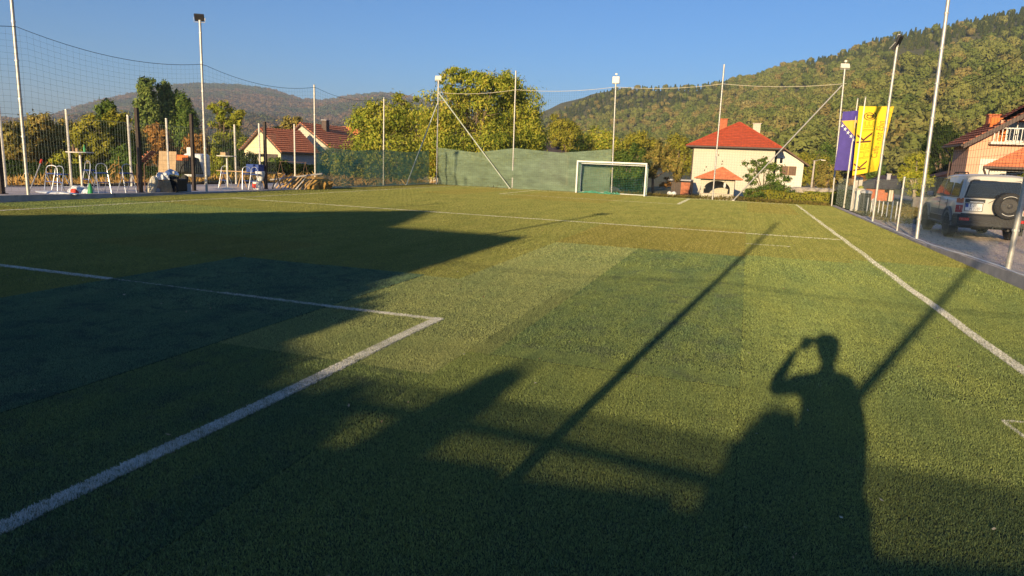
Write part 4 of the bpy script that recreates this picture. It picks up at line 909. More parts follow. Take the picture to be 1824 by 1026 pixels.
def gable_house(name, label, B, xl, xr, yl_eave, xap, yap, depth, wallm, roofm, zb=-1.0, over=.35, sidem=None, courses=12, gutter=True, rak=None, wall_in=.35, group=None, cat='house'):
    L_ = onB(xl, yl_eave, B); R_p = onB(xr, yl_eave, B); Ap = onB(xap, yap, B); ze = L_[2]; al, ar = L_[0], R_p[0]; am = (al+ar)/2 if rak is None else Ap[0]
    t = thing(name, label, cat, (am, B, zb), 0, group); base = np.array([am, B, zb]); sidem = sidem or wallm
    wl_, wr_ = al+wall_in, ar-wall_in; sl = (Ap[2]-ze)/(am-al); zel = ze + wall_in*sl; zer = ze + wall_in*(Ap[2]-ze)/(ar-am)
    MB().prism([(wl_-am, 0, 0), (wr_-am, 0, 0), (wr_-am, 0, zer-zb-.06), (0, 0, Ap[2]-zb-.08), (wl_-am, 0, zel-zb-.06)], (0, .25, 0)).build('wall', M[wallm], t)
    MB().prism([(wl_-am, depth, 0), (wr_-am, depth, 0), (wr_-am, depth, zer-zb-.06), (0, depth, Ap[2]-zb-.08), (wl_-am, depth, zel-zb-.06)], (0, -.25, 0)).build('wall', M[wallm], t)
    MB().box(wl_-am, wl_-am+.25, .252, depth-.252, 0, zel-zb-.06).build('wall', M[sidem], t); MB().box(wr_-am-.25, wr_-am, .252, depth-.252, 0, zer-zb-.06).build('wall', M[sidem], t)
    rf = MB().tube([(0, -over+.1, Ap[2]-zb-.02), (0, depth+over-.1, Ap[2]-zb-.02)], .05, 6).build('roof', M[roofm], t)
    for s, ea in ((-1, al), (1, ar)):
        E0 = (ea, B-over, ze); E1 = (ea, B+depth+over, ze); R0 = (am, B-over, Ap[2]); R1 = (am, B+depth+over, Ap[2]); roof_slope(rf, E0, E1, R0, R1, courses, roofm, base=base)
        d = np.array([am-ea, 0, Ap[2]-ze])
        MB().prism([(ea-am, -over-.03, ze-zb-.16), (0, -over-.03, Ap[2]-zb-.16), (0, -over-.03, Ap[2]-zb+.05), (ea-am, -over-.03, ze-zb+.05)], (0, .028, 0)).build('barge_board', M['gutter'], rf)
        if gutter: MB().tube([(ea-am-s*-.05, -over, ze-zb-.03), (ea-am-s*-.05, depth+over, ze-zb-.03)], .07, 7).build('gutter', M['gutter'], rf)
    ridge_caps(rf, (am, B-over, Ap[2]+.05), (am, B+depth+over, Ap[2]+.05), roofm, base)
    return t, base, (al, ar, am, ze, Ap[2])
# garage-like house with the pale yellow gable
t, base, g_ = gable_house('garden_house', 'low house with a pale yellow gable and an orange tiled roof at the left', 60, 427, 508, 268, 471, 229, 5.3, 'plaster_yellow', 'tile_orange', sidem='plaster_grey_and_shade', courses=11)  # grey side walls carry their shade in the plaster colour
al, ar, am, ze, za = g_
MB().box(.6, 2.1, -.02, .0, .0, 2.35).build('doorway_shade', M['shadow_room'], t); MB().box(-2.2, .4, -.9, -.02, ze-base[2]-.35, ze-base[2]-.25).build('porch_beam', M['wood_dark'], t)  # flat dark panel painted for the shaded porch opening
MB().box(-2.3, -2.15, -.85, -.7, 0, ze-base[2]-.35).build('porch_post', M['wood'], t); MB().box(.3, .45, -.85, -.7, 0, ze-base[2]-.35).build('porch_post', M['wood'], t)
window(t, (-1.1, -.01, 1.3), .9, .9)
# larger house behind it
t.rotation_euler.z = rad(-6)
t, base, g_ = gable_house('family_house', 'larger cream gabled house with orange tiles and chimney behind the low garden house', 67.2, 486, 606, 271, 538, 220, 8.5, 'plaster_cream', 'tile_orange', sidem='plaster_cream', courses=14, rak=True)
chimney(t, (.9, 3.2, g_[4]+1-.8), .62, 1.35, 'gutter', 'plaster_grey_and_shade'); MB().box(-.12, .12, -.03, .0, 3.9, 4.15).build('vent', M['black'], t)
# far house with plain orange roof
B = 84; L_ = onB(583, 252, B); 
t = thing('distant_house', 'small house with a plain orange roof and grey gable left of the walnut trees', 'house', (onB(612, 240, B)[0], B, -1)); bx_ = t.location.x; base = np.array([bx_, B, -1.0])
al, ar = onB(583, 250, B)[0], onB(637, 250, B)[0]; ze, zr = onB(600, 242, B)[2], onB(610, 225, B)[2]
MB().box(al-bx_+.2, ar-bx_-.2, 0, 4, 0, ze+1).build('wall', M['plaster_cream'], t)
rf = MB().tube([(al-bx_, 2.2, zr+1), (ar-bx_, 2.2, zr+1)], .08, 6).build('roof', M['tile_orange'], t)
roof_slope(rf, (al, B-.5, ze), (ar, B-.5, ze), (al, B+2.2, zr), (ar, B+2.2, zr), 9, 'tile_orange', base=base); roof_slope(rf, (al, B+4.9, ze), (ar, B+4.9, ze), (al, B+2.2, zr), (ar, B+2.2, zr), 9, 'tile_orange', base=base)
MB().prism([(ar-bx_-.2, 0, ze+1), (ar-bx_-.2, 4.3, ze+1), (ar-bx_-.2, 2.2, zr+.9)], (-.2, 0, 0)).build('gable', M['plaster_grey_and_shade'], t)

# red roofed house beyond the goal line
B = 74.0
def px(x, y, B=B): return onB(x, y, B)
zb = -1.0; wl_, wr_ = px(1234, 270)[0], px(1381, 270)[0]; el, er = px(1223, 265)[0], px(1395, 265)[0]; ze = px(1310, 264.5)[2]; dep = 8.5
am = (wl_+wr_)/2; t = thing('red_roof_house', 'big cream two storey house with a bright red hipped roof beyond the goal line', 'house', (am, B, zb)); base = np.array([am, B, zb])
hz = ze-zb
MB().box(wl_-am, wr_-am, 0, .3, 0, hz-.02).build('wall', M['plaster_cream'], t); MB().box(wr_-am-.3, wr_-am, .302, dep, 0, hz-.02).build('wall', M['plaster_grey_and_shade'], t)  # right wall greyed to stand in for its shaded side
MB().box(wl_-am, wl_-am+.3, .302, dep, 0, hz-.02).build('wall', M['plaster_cream'], t); MB().box(wl_-am+.302, wr_-am-.302, dep-.3, dep, 0, hz-.02).build('wall', M['plaster_cream'], t)
zr = px(1318, 219, B+4.0)[2]; ax = px(1318, 219, B+4.0)[0]
rf = MB().box(el-am, er-am, -.55, dep+.55, hz-.02, hz+.10).build('roof', M['gutter'], t)
A1p, A2p = (ax-.06, B+4.0, zr), (ax+.06, B+4.4, zr)
C = [(el, B-.6, ze+.1), (er, B-.6, ze+.1), (er, B+dep+.6, ze+.1), (el, B+dep+.6, ze+.1)]
for (e0, e1, r0, r1) in ((C[0], C[1], A1p, A2p), (C[1], C[2], A2p, A2p), (C[2], C[3], A2p, A1p), (C[3], C[0], A1p, A1p)): roof_slope(rf, e0, e1, r0, r1, 16, 'tile_red', base=base, th=.04)
for c_, a_ in ((C[0], A1p), (C[1], A2p), (C[3], A1p)): ridge_caps(rf, np.array(c_)+[0, 0, .04], np.array(a_)+[0, 0, .06], 'tile_red', base, .1, 'hip_tiles')
MB().tube([(el-am, -.62, hz+.08), (er-am, -.62, hz+.08)], .08, 7).build('gutter', M['gutter'], rf); MB().tube([(wl_-am+.05, -.08, hz), (wl_-am+.05, -.08, .2)], .045, 7).build('downpipe', M['gutter'], t)
c1 = px(1288, 232, B+4.5); c2 = px(1347, 236, B+5.0)
chimney(t, (c1[0]-am, 4.5, c1[2]-zb-1.0), .75, px(1288, 213, B+4.5)[2]-c1[2]+1.0, 'brick', 'brick'); chimney(t, (c2[0]-am, 5.0, c2[2]-zb-1.0), .75, px(1347, 221, B+5)[2]-c2[2]+1.0, 'plaster_cream', 'concrete')
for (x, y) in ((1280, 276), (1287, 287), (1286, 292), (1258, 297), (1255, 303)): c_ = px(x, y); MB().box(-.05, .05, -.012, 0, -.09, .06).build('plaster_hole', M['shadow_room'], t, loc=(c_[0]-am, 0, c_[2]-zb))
# white annex to its right
B2 = 77.0; t = thing('white_annex', 'white lean-to annex with brown sloping eave at the right of the red roofed house', 'house', (px(1412, 300, B2)[0], B2, -1)); am = t.location.x
pL, pR = px(1382, 300, B2)[0]-am, px(1431, 300, B2)[0]-am; zt0 = px(1398, 270, B2)[2]+1; zt1 = px(1431, 291, B2)[2]+1
MB().prism([(pL, 0, 0), (pR, 0, 0), (pR, 0, zt1), (px(1398, 270, B2)[0]-am, 0, zt0), (pL, 0, zt0)], (0, 6, 0)).build('wall', M['plaster_white'], t)
e0 = px(1397, 266, B2); e1 = px(1441, 297, B2)
MB().prism([(e0[0]-am, -.5, e0[2]+1), (e1[0]-am, -.5, e1[2]+1), (e1[0]-am, -.5, e1[2]+1.16), (e0[0]-am, -.5, e0[2]+1.16)], (0, 7, 0)).build('roof', M['wood_dark'], t)
c_ = px(1391.5, 286, B2); window(t, (c_[0]-am, -.01, c_[2]+1), .28, .55, bars=0); c_ = px(1404, 304, B2)
bal = MB().box(-.75, .75, -.10, 0, -.45, .45).build('wooden_shutters', M['wood_dark'], t, loc=(c_[0]-am, 0, c_[2]+1)); MB().box(-.04, .04, -.14, -.102, -.45, .45).build('shutter_post', M['wood'], bal)
# garden gazebo
B3 = 63.0; P_ = lambda x, y: onB(x, y, B3)
gl, gr = P_(1247, 330)[0], P_(1308, 330)[0]; am = (gl+gr)/2; zb = -1.0; t = thing('garden_pavilion', 'open white garden pavilion with arched opening and orange hipped roof', 'pavilion', (am, B3, zb)); base = np.array([am, B3, zb])
zt = P_(1280, 320)[2]-zb; zl = P_(1280, 346)[2]-zb; w = gr-gl
al_, ar_ = P_(1254, 330)[0]-am, P_(1301, 330)[0]-am; mb = MB(); zc = zt-.85
arch = [(al_+(ar_-al_)*(.5-.5*math.cos(th)), zc+.75*math.sin(th)) for th in np.linspace(0, math.pi, 13)]
mb.prism([(-w/2, 0, zl), (al_, 0, zl), (al_, 0, zc), (al_, 0, zt), (-w/2, 0, zt)], (0, .22, 0)); mb.prism([(ar_, 0, zl), (w/2, 0, zl), (w/2, 0, zt), (ar_, 0, zt), (ar_, 0, zc)], (0, .22, 0))
for i in range(12): (x0, z0), (x1, z1) = arch[i], arch[i+1]; mb.prism([(x0, 0, z0), (x1, 0, z1), (x1, 0, zt), (x0, 0, zt)], (0, .22, 0))
mb.build('arched_wall', M['plaster_cream'], t); MB().box(-w/2, w/2, -.02, .22, 0, zl-.002).build('low_wall', M['plaster_cream'], t); MB().box(-w/2, w/2, -.06, .26, zl, zl+.05).build('wall_coping', M['concrete'], t)
MB().box(w/2-.22, w/2, .222, 3.2, 0, zt).build('side_wall', M['plaster_cream'], t); MB().box(-w/2, w/2-.222, 3.0, 3.2, 0, zt).build('back_wall', M['plaster_cream'], t); MB().box(-w/2, -w/2+.2, .222, 3.0, 0, 1.0).build('side_wall', M['plaster_cream'], t)
el, er = P_(1238, 319)[0], P_(1323, 320)[0]; ze = P_(1280, 319)[2]; ap = onB(1287, 299, B3+1.6)
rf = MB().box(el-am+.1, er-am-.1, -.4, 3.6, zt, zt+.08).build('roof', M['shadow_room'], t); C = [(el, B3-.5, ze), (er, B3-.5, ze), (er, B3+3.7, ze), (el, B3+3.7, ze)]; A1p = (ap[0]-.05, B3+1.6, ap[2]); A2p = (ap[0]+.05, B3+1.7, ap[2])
for (e0, e1, r0, r1) in ((C[0], C[1], A1p, A2p), (C[1], C[2], A2p, A2p), (C[2], C[3], A2p, A1p), (C[3], C[0], A1p, A1p)): roof_slope(rf, e0, e1, r0, r1, 9, 'tile_orange', base=base, th=.03)
for c_, a_ in ((C[0], A1p), (C[1], A2p)): ridge_caps(rf, np.array(c_)+[0, 0, .03], np.array(a_)+[0, 0, .04], 'tile_orange', base, .06, 'hip_tiles')
lt = thing('hanging_lantern', 'white lantern hanging in the arch of the garden pavilion', 'lantern', (P_(1291, 330)[0], B3-.1, P_(1291, 330)[2])); MB().lathe([(.02, .25), (.10, .2), (.12, -.15), (.05, -.25)], 10).build('shade', M['plastic_white'], lt, smooth=True); MB().tube([(0, 0, .25), (0, 0, .8)], .01, 5).build('chain', M['black'], lt)
# little tool shed between orange tree and house
t = thing('tool_shed', 'low shed with pale flat roof and rusty orange door left of the red roofed house', 'shed', (onB(1215, 340, 70)[0], 70, -1.0)); am = t.location.x; P_ = lambda x, y: onB(x, y, 70)
x0, x1 = P_(1196, 330)[0]-am, P_(1231, 330)[0]-am; zt = P_(1215, 322)[2]+1; MB().box(x0, x1, 0, 2.5, 0, zt).build('wall', M['shadow_room'], t); MB().box(x0-.3, x1, -.5, 2.6, zt, zt+.12).build('roof', M['plaster_grey_and_shade'], t); MB().box(P_(1213, 330)[0]-am, x1-.1, -.06, -.005, 0, zt-.15).build('door', M['tile_brown'], t)
# dark roof behind the walnut
B4 = 78; P_ = lambda x, y: onB(x, y, B4); t = thing('dark_roof_house', 'house with a dark purple brown roof just right of the walnut trees', 'house', (P_(995, 260)[0], B4, -1)); am = t.location.x; base = np.array([am, B4, -1.]); z0, z1 = P_(995, 272)[2], P_(995, 252)[2]; a0, a1 = P_(960, 260)[0], P_(1012, 260)[0]
MB().box(a0-am+.2, a1-am-.2, 0, 5, 0, z0+1).build('wall', M['shingle'], t); rf = MB().box(a0-am, a1-am, 2.4, 2.6, z1+.9, z1+1.05).build('roof', M['shingle'], t)
roof_slope(rf, (a0, B4-.4, z0), (a1, B4-.4, z0), (a0+.3, B4+2.5, z1), (a1-.8, B4+2.5, z1), 8, 'shingle', base=base); roof_slope(rf, (a0, B4+5.4, z0), (a1, B4+5.4, z0), (a0+.3, B4+2.5, z1), (a1-.8, B4+2.5, z1), 8, 'shingle', base=base)
c_ = onB(1035, 262, 88); t = thing('brick_chimney', 'pale chimney stack of a hidden house with an orange roof edge above the green cloth', 'chimney', (c_[0], 88, -1)); h = onB(1035, 241, 88)[2]+1
MB().box(-.28, .28, -.28, .28, 0, h).build('stack', M['plaster_cream'], t, bevel=.02); MB().box(-.34, .34, -.34, .34, h, h+.12).build('cap', M['brick'], t)

# brick house with dark hipped roof
B5 = 82.0; P_ = lambda x, y: onB(x, y, B5); wl_, wr_ = P_(1534, 340)[0], P_(1598, 340)[0]; am = (wl_+wr_)/2; zb = -1.05; t = thing('brick_house', 'small red brick house with a dark shingle roof behind the white stakes', 'house', (am, B5, zb)); base = np.array([am, B5, zb]); ze = P_(1560, 335.5)[2]; hz = ze-zb
x1 = P_(1576, 340)[0]-am
MB().box(wl_-am, x1, 0, 5.5, 0, hz).build('wall', M['brick'], t); MB().box(wl_-am-.02, wl_-am+.15, -.02, 5.5, 0, hz).build('corner_pilaster', M['plaster_cream'], t); MB().box(x1, wr_-am, 1.4, 5.5, 0, hz).build('wall', M['brick'], t)
for x in (1586, 1590): MB().box(-.09, .09, -.09, .09, 0, hz).build('porch_column', M['plaster_cream'], t, loc=(P_(x, 340)[0]-am, .1, 0))
el, er = P_(1528, 336)[0], P_(1606, 336)[0]; r0 = onB(1573, 312, B5+2.5); r1 = onB(1600, 314, B5+2.5); rf = MB().box(el-am+.1, er-am-.1, -.3, 5.8, hz, hz+.1).build('roof', M['gutter'], t)
C = [(el, B5-.5, ze), (er, B5-.5, ze), (er, B5+6, ze), (el, B5+6, ze)]; A1p = (r0[0], B5+2.5, r0[2]); A2p = (r1[0], B5+2.5, r0[2])
for (e0, e1, a_, b_) in ((C[0], C[1], A1p, A2p), (C[1], C[2], A2p, A2p), (C[2], C[3], A2p, A1p), (C[3], C[0], A1p, A1p)): roof_slope(rf, e0, e1, a_, b_, 10, 'shingle', base=base, th=.03)
chimney(rf, (r0[0]-am+.4, 1.6, r0[2]-zb-1.0), .35, 1.1, 'plaster_grey_and_shade')

# salmon house
B6 = 50.0; P_ = lambda x, y: onB(x, y, B6); aw = P_(1720, 300)[0]; d_ = ray(1694, 300); bback = aw*d_[1]/d_[0]; dep = bback-B6; ew = onB(1717, 257, B6-.6); ze = ew[2]; tip = onB(1824, 203, B6-.6); slope = (tip[2]-ze)/(tip[0]-ew[0]); ar_ = ew[0]+2*6.6; am = ew[0]+6.6; za = ze+6.6*slope; zb = -1.0
t = thing('salmon_house', 'large salmon pink gabled house with an orange balcony niche at the right edge', 'house', (am, B6, zb)); base = np.array([am, B6, zb]); wL = aw-am; zw = ze + (aw-ew[0])*slope - zb - .08
# front wall with the balcony niche left open
n0, n1 = P_(1781, 230)[0]-am, P_(1781, 230)[0]-am+4.2; nz0, nz1 = P_(1800, 252)[2]-zb, P_(1790, 214)[2]-zb
zt_ = lambda x: zw + (x-wL)*slope
MB().prism([(wL, 0, 0), (n0, 0, 0), (n0, 0, zt_(n0)), (wL, 0, zw)], (0, .3, 0)).build('wall', M['plaster_pink'], t); MB().prism([(n0, 0, 0), (n1, 0, 0), (n1, 0, nz0), (n0, 0, nz0)], (0, .3, 0)).build('wall', M['plaster_pink'], t)
MB().prism([(n0, 0, nz1), (n1, 0, nz1), (n1, 0, zt_(0)-(n1)*slope), (0, 0, zt_(0)), (n0, 0, zt_(n0))], (0, .3, 0)).build('wall', M['plaster_pink'], t); MB().prism([(n1, 0, 0), (-wL, 0, 0), (-wL, 0, zw), (n1, 0, zt_(0)-n1*slope)], (0, .3, 0)).build('wall', M['plaster_pink'], t)
MB().box(n0-.3, n1+.3, .9, 1.0, nz0-.1, nz1+.2).build('niche_wall', M['plaster_orange'], t); MB().box(n0-.3, n1+.3, .302, .898, nz0-.15, nz0).build('niche_floor', M['concrete'], t)
window(t, (n0+1.15, .88, nz0+.80), .9, 1.4, name='balcony_door'); rl = MB().box(n0-.4, n1+.4, -.45, -.40, nz0+.72, nz0+.78).build('balcony_railing', M['white'], t)
for k in range(24): MB().box(-.018, .018, -.44, -.41, nz0-.05, nz0+.72).build('baluster', M['white'], rl, loc=(n0-.35+k*.2, 0, 0))
MB().box(n0-.5, n1+.5, -.5, .0, nz0-.2, nz0-.05).build('balcony_slab', M['plaster_white'], t); MB().box(P_(1745, 290)[0]-am, P_(1790, 290)[0]-am+3, -.05, -.005, P_(1760, 312)[2]-zb, P_(1760, 283)[2]-zb).build('white_panel', M['plaster_white'], t)
MB().box(wL, wL+.3, .302, dep, 0, zw).build('side_wall', M['plaster_pink'], t); MB().box(-wL-.3, -wL, .302, dep, 0, zw).build('side_wall', M['plaster_pink'], t); MB().box(wL+.302, -wL-.302, dep-.3, dep, 0, zw).build('rear_wall', M['plaster_pink'], t)
rf = MB().tube([(0, -.5, za-zb), (0, dep+.5, za-zb)], .08, 6).build('roof', M['tile_brown'], t)
for s, ea in ((-1, ew[0]), (1, ar_)):
    roof_slope(rf, (ea, B6-.6, ze), (ea, B6+dep+.8, ze), (am, B6-.6, za), (am, B6+dep+.8, za), 22, 'tile_brown', base=base)
    MB().prism([(ea-am, -.64, ze-zb-.25), (0, -.64, za-zb-.25), (0, -.64, za-zb+.06), (ea-am, -.64, ze-zb+.06)], (0, .038, 0)).build('barge_board', M['gutter'], rf)
MB().tube([(ew[0]-am-.05, -.5, ze-zb-.05), (ew[0]-am-.05, dep+.8, ze-zb-.05)], .08, 7).build('gutter', M['gutter'], rf); MB().tube([(ew[0]-am, dep+.6, ze-zb-.1), (wL-.1, dep+.1, ze-zb-.6), (wL-.1, dep+.1, .2)], .05, 7).build('downpipe', M['gutter'], t)
c_ = onB(1766, 226, B6+3.5); chimney(rf, (c_[0]-am, 3.5, c_[2]-zb-.8), .62, onB(1766, 206, B6+3.5)[2]-c_[2]+.8, 'brick', 'brick')
# open carport in front of it
B7 = 40.0; P_ = lambda x, y: onB(x, y, B7); c0 = P_(1751, 297); am = c0[0]+3.5; t = thing('carport', 'open carport with an orange tiled hipped roof in front of the salmon house', 'carport', (am, B7, 0)); base = np.array([am, B7, 0.])
zt = c0[2]; tr = onB(1824, 265, B7+1.6); C = [(c0[0], B7, zt), (c0[0]+7, B7, zt), (c0[0]+7, B7+5, zt), (c0[0]+1.9, B7+5, zt)]; zz = zt + (tr[2]-zt)*1.25; A1p = (c0[0]+3.2, B7+2.5, zz+.35); A2p = (c0[0]+4.5, B7+2.5, zz+.35)
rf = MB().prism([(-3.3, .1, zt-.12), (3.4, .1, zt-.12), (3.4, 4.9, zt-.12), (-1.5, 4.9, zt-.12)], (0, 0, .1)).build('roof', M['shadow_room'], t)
for (e0, e1, a_, b_) in ((C[0], C[1], A1p, A2p), (C[1], C[2], A2p, A2p), (C[2], C[3], A2p, A1p), (C[3], C[0], A1p, A1p)): roof_slope(rf, e0, e1, a_, b_, 12, 'tile_orange', base=base, th=.035)
MB().tube([(-3.5, -.06, zt-.03), (3.5, -.06, zt-.03)], .07, 7).build('gutter', M['gutter'], rf); MB().tube([(-3.45, .05, zt-.1), (-3.2, .3, zt-.5), (-2.8, .4, zt-.62), (-2.8, .4, 0)], .05, 7).build('downpipe', M['gutter'], t)
MB().box(-3.1, -2.4, .3, .5, 0, zt-.14).build('pier', M['plaster_white'], t); MB().box(2.5, 3.1, .3, .5, 0, zt-.14).build('pier', M['plaster_white'], t); MB().box(-1.6, 3.1, 4.3, 4.5, 0, zt-.14).build('back_wall', M['shadow_room'], t);  # back wall colour holds the shade beneath the roof
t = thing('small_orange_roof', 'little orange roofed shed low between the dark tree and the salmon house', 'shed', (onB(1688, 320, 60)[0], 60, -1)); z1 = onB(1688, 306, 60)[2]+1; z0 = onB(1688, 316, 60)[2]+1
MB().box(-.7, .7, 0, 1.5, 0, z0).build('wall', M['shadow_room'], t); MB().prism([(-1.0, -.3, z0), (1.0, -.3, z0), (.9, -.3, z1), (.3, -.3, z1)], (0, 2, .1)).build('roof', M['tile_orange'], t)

# ================================================================== TREES
M['walnut'] = leaf_mat('walnut_leaves', [(0.0, (0.025, 0.045, 0.010)), (0.3, (0.075, 0.10, 0.014)), (0.55, (0.16, 0.17, 0.022)), (0.8, (0.22, 0.195, 0.035)), (1.0, (0.27, 0.17, 0.04))], 0.35, 0.5, 0.4, gain=2.7)
M['leaf_green'] = leaf_mat('green_leaves', [(0.0, (0.02, 0.04, 0.010)), (0.5, (0.055, 0.09, 0.018)), (1.0, (0.14, 0.17, 0.035))], 0.3, 0.5, 0.4, gain=2.1)
M['leaf_dark'] = leaf_mat('dark_green_leaves', [(0.0, (0.012, 0.028, 0.010)), (0.6, (0.035, 0.06, 0.014)), (1.0, (0.08, 0.10, 0.025))], 0.2, 0.5, 0.3)
M['leaf_lime'] = leaf_mat('yellow_green_leaves', [(0.0, (0.05, 0.07, 0.010)), (0.5, (0.15, 0.17, 0.020)), (1.0, (0.29, 0.26, 0.035))], 0.35, 0.5, 0.4, gain=2.1)
M['leaf_ochre'] = leaf_mat('ochre_leaves', [(0.0, (0.06, 0.065, 0.018)), (0.4, (0.135, 0.125, 0.032)), (0.75, (0.215, 0.16, 0.045)), (1.0, (0.26, 0.20, 0.075))], 0.3, 0.5, 0.4, gain=2.1)
M['leaf_rust'] = leaf_mat('rusty_leaves', [(0.0, (0.07, 0.045, 0.015)), (0.5, (0.20, 0.10, 0.03)), (1.0, (0.28, 0.17, 0.05))], 0.3, 0.6, 0.4, gain=2.1)
M['leaf_poplar'] = leaf_mat('poplar_leaves', [(0.0, (0.03, 0.055, 0.02)), (0.5, (0.085, 0.12, 0.03)), (1.0, (0.18, 0.20, 0.055))], 0.3, 0.3, 0.4, gain=2.1)
M['leaf_hedge'] = leaf_mat('hedge_leaves', [(0.0, (0.06, 0.07, 0.010)), (0.5, (0.13, 0.13, 0.018)), (1.0, (0.21, 0.17, 0.03))], 0.2, 0.8, 0.5, gain=2.1)
def tree(name, label, cx, D, ybase, lobes_px, leafm, n, ls, bark='bark', aspect=.6, droop=0.0, shell=.5, seed=1, trunk_r=.16, group=None, cat='tree', zb=None, noise_n=.7, trunk_x=None, parts=True, depth_f=.8, twigs=0):
    """lobes_px: (x, y, rx, ry) photo-pixel ellipses read at distance D; depth taken from their width"""
    base = atD(trunk_x if trunk_x else cx, 320, D); bz = tz(base[0], base[1]) if zb is None else zb; base[2] = bz; r = np.random.default_rng(seed)
    fwd = np.array([base[0], base[1], 0])/math.hypot(base[0], base[1]); side = np.array([fwd[1], -fwd[0], 0]); L = []
    for k, (x, y, rx, ry) in enumerate(lobes_px):
        c = atD(x, y, D); e = atD(x+rx, y, D); w = np.linalg.norm(e-c); hgt = abs(atD(x, y-ry, D)[2]-c[2]); c = c + fwd*r.uniform(-.5, .5)*w*.7
        L.append((*(c-base), w, w*depth_f, hgt))
    t = thing(name, label, cat, base, 0, group)
    Ld = np.array(L); wts = (Ld[:, 3]*Ld[:, 5]); cnt = np.maximum(60, (n*wts/wts.sum()).astype(int)); VV, FF, b0 = [], [], 0
    # fill every lobe with sub clumps so light and dark masses form
    for (lx, ly, lz, rw, rd, rh), m_ in zip(L, cnt):
        ncl = max(6, int(m_/70)); d = r.normal(size=(ncl, 3)); d /= np.linalg.norm(d, axis=1, keepdims=True); q_ = (.35+.62*r.random(ncl)**.6)[:, None]; cc = d*q_
        pick = r.integers(0, ncl, m_); loc = cc[pick] + r.normal(size=(m_, 3))*.16*(0.7+.6*r.random((m_, 1)))
        out_ = loc/np.maximum(np.linalg.norm(loc, axis=1, keepdims=True), .05) + (loc-cc[pick])*3
        P = np.array([lx, ly, lz]) + loc[:, :1]*side*rw + loc[:, 1:2]*fwd*rd + loc[:, 2:]*np.array([0, 0, 1.])*rh
        O = out_[:, :1]*side + out_[:, 1:2]*fwd + out_[:, 2:]*np.array([0, 0, 1.])
        P[:, 2] = np.maximum(P[:, 2], .05)
        V, F = cards(m_, P, O + noise_n*r.normal(size=(m_, 3)), np.full(m_, ls), aspect, droop, seed); VV.append(V); FF.append(F+b0); b0 += len(V)
    link('crown', mesh_np('crown', np.concatenate(VV), np.concatenate(FF), M[leafm]), t)
    # trunk and limbs
    cz = Ld[:, 2].mean(); mb = MB(); fork = max(.4, min(cz*.55, Ld[:, 2].min()*.8 if Ld[:, 2].min() > 0.6 else cz*.4)); lean = r.uniform(-.2, .2)
    mb.tube([(0, 0, -.3), (lean*.3, lean*.2, fork*.5), (lean, lean*.5, fork)], [trunk_r*1.25, trunk_r, trunk_r*.8], 8)
    for (lx, ly, lz, rw, rd, rh) in L:
        p0 = Vector((lean, lean*.5, fork)); p3 = Vector((lx, ly, lz+rh*.5)); pm = p0.lerp(p3, .5) + Vector((r.uniform(-.2, .2)*rw, r.uniform(-.2, .2)*rw, rh*.1)); mb.tube([p0, pm, p3], [trunk_r*.6, trunk_r*.4, trunk_r*.12], 6)
        for _ in range(3 + twigs):
            d = Vector(r.normal(size=3)).normalized(); q_ = pm.lerp(p3, r.random()); mb.tube([q_, q_ + Vector((d.x*rw, d.y*rd, abs(d.z)*rh))*.4, q_ + Vector((d.x*rw, d.y*rd, abs(d.z)*rh+.1))*.8], [trunk_r*.22, trunk_r*.14, trunk_r*.04], 5)
    mb.build('trunk', M[bark], t, smooth=True); return t
g = 'big walnut trees beyond the far fence'
tree('walnut_tree', 'broad leftmost walnut tree with drooping yellow green leaves behind the deep green cloth', 690, 50, 330, [(655, 225, 34, 38), (700, 212, 44, 40), (745, 222, 45, 45), (640, 285, 40, 40), (700, 280, 60, 50), (600, 290, 28, 32), (760, 285, 45, 50), (668, 195, 20, 22), (722, 180, 22, 18), (775, 240, 34, 40), (772, 290, 34, 36)], 'walnut', 26000, .12, droop=.35, seed=3, group=g, twigs=3)
tree('walnut_tree', 'tallest walnut tree in the middle with sparse twigs reaching into the sky', 835, 48, 330, [(830, 160, 42, 30), (800, 195, 50, 40), (850, 200, 52, 45), (880, 155, 36, 26), (810, 250, 55, 50), (870, 260, 55, 50), (850, 300, 60, 35), (800, 145, 22, 22), (820, 128, 26, 12), (858, 135, 22, 14)], 'walnut', 28000, .12, droop=.35, seed=4, group=g, twigs=5)
tree('walnut_tree', 'rounded dense walnut tree at the right of the group, above the pale cloth', 925, 50, 330, [(915, 165, 36, 32), (930, 200, 42, 45), (900, 215, 45, 50), (945, 240, 34, 40), (920, 255, 48, 28), (895, 150, 30, 24), (958, 258, 22, 20)], 'walnut', 21000, .12, droop=.35, seed=5, group=g, twigs=3)
tree('walnut_tree', 'low thin walnut at the left end behind the orange roofs', 640, 66, 300, [(645, 215, 22, 24), (668, 230, 28, 30), (655, 262, 26, 26)], 'walnut', 3500, .17, droop=.3, seed=6, group=g)
g = 'tall poplars behind the maize field'
tree('poplar_tree', 'tall pale green poplar at the left of the three poplars', 266, 105, 300, [(262, 158, 17, 20), (262, 185, 22, 30), (268, 225, 26, 36), (252, 212, 14, 28), (270, 262, 22, 30)], 'leaf_poplar', 15000, .22, seed=7, group=g, aspect=.8, twigs=3)
tree('poplar_tree', 'middle poplar with a double top', 298, 107, 300, [(293, 162, 14, 18), (300, 190, 19, 28), (300, 225, 24, 36), (308, 258, 22, 30), (312, 176, 9, 16)], 'leaf_poplar', 15000, .22, seed=8, group=g, aspect=.8, twigs=3)
tree('poplar_tree', 'darkest rightmost poplar with rounded dense crown', 328, 106, 300, [(326, 188, 14, 22), (333, 215, 18, 30), (326, 250, 24, 34), (343, 238, 14, 24)], 'leaf_green', 14000, .22, seed=9, group=g, aspect=.8, twigs=3)
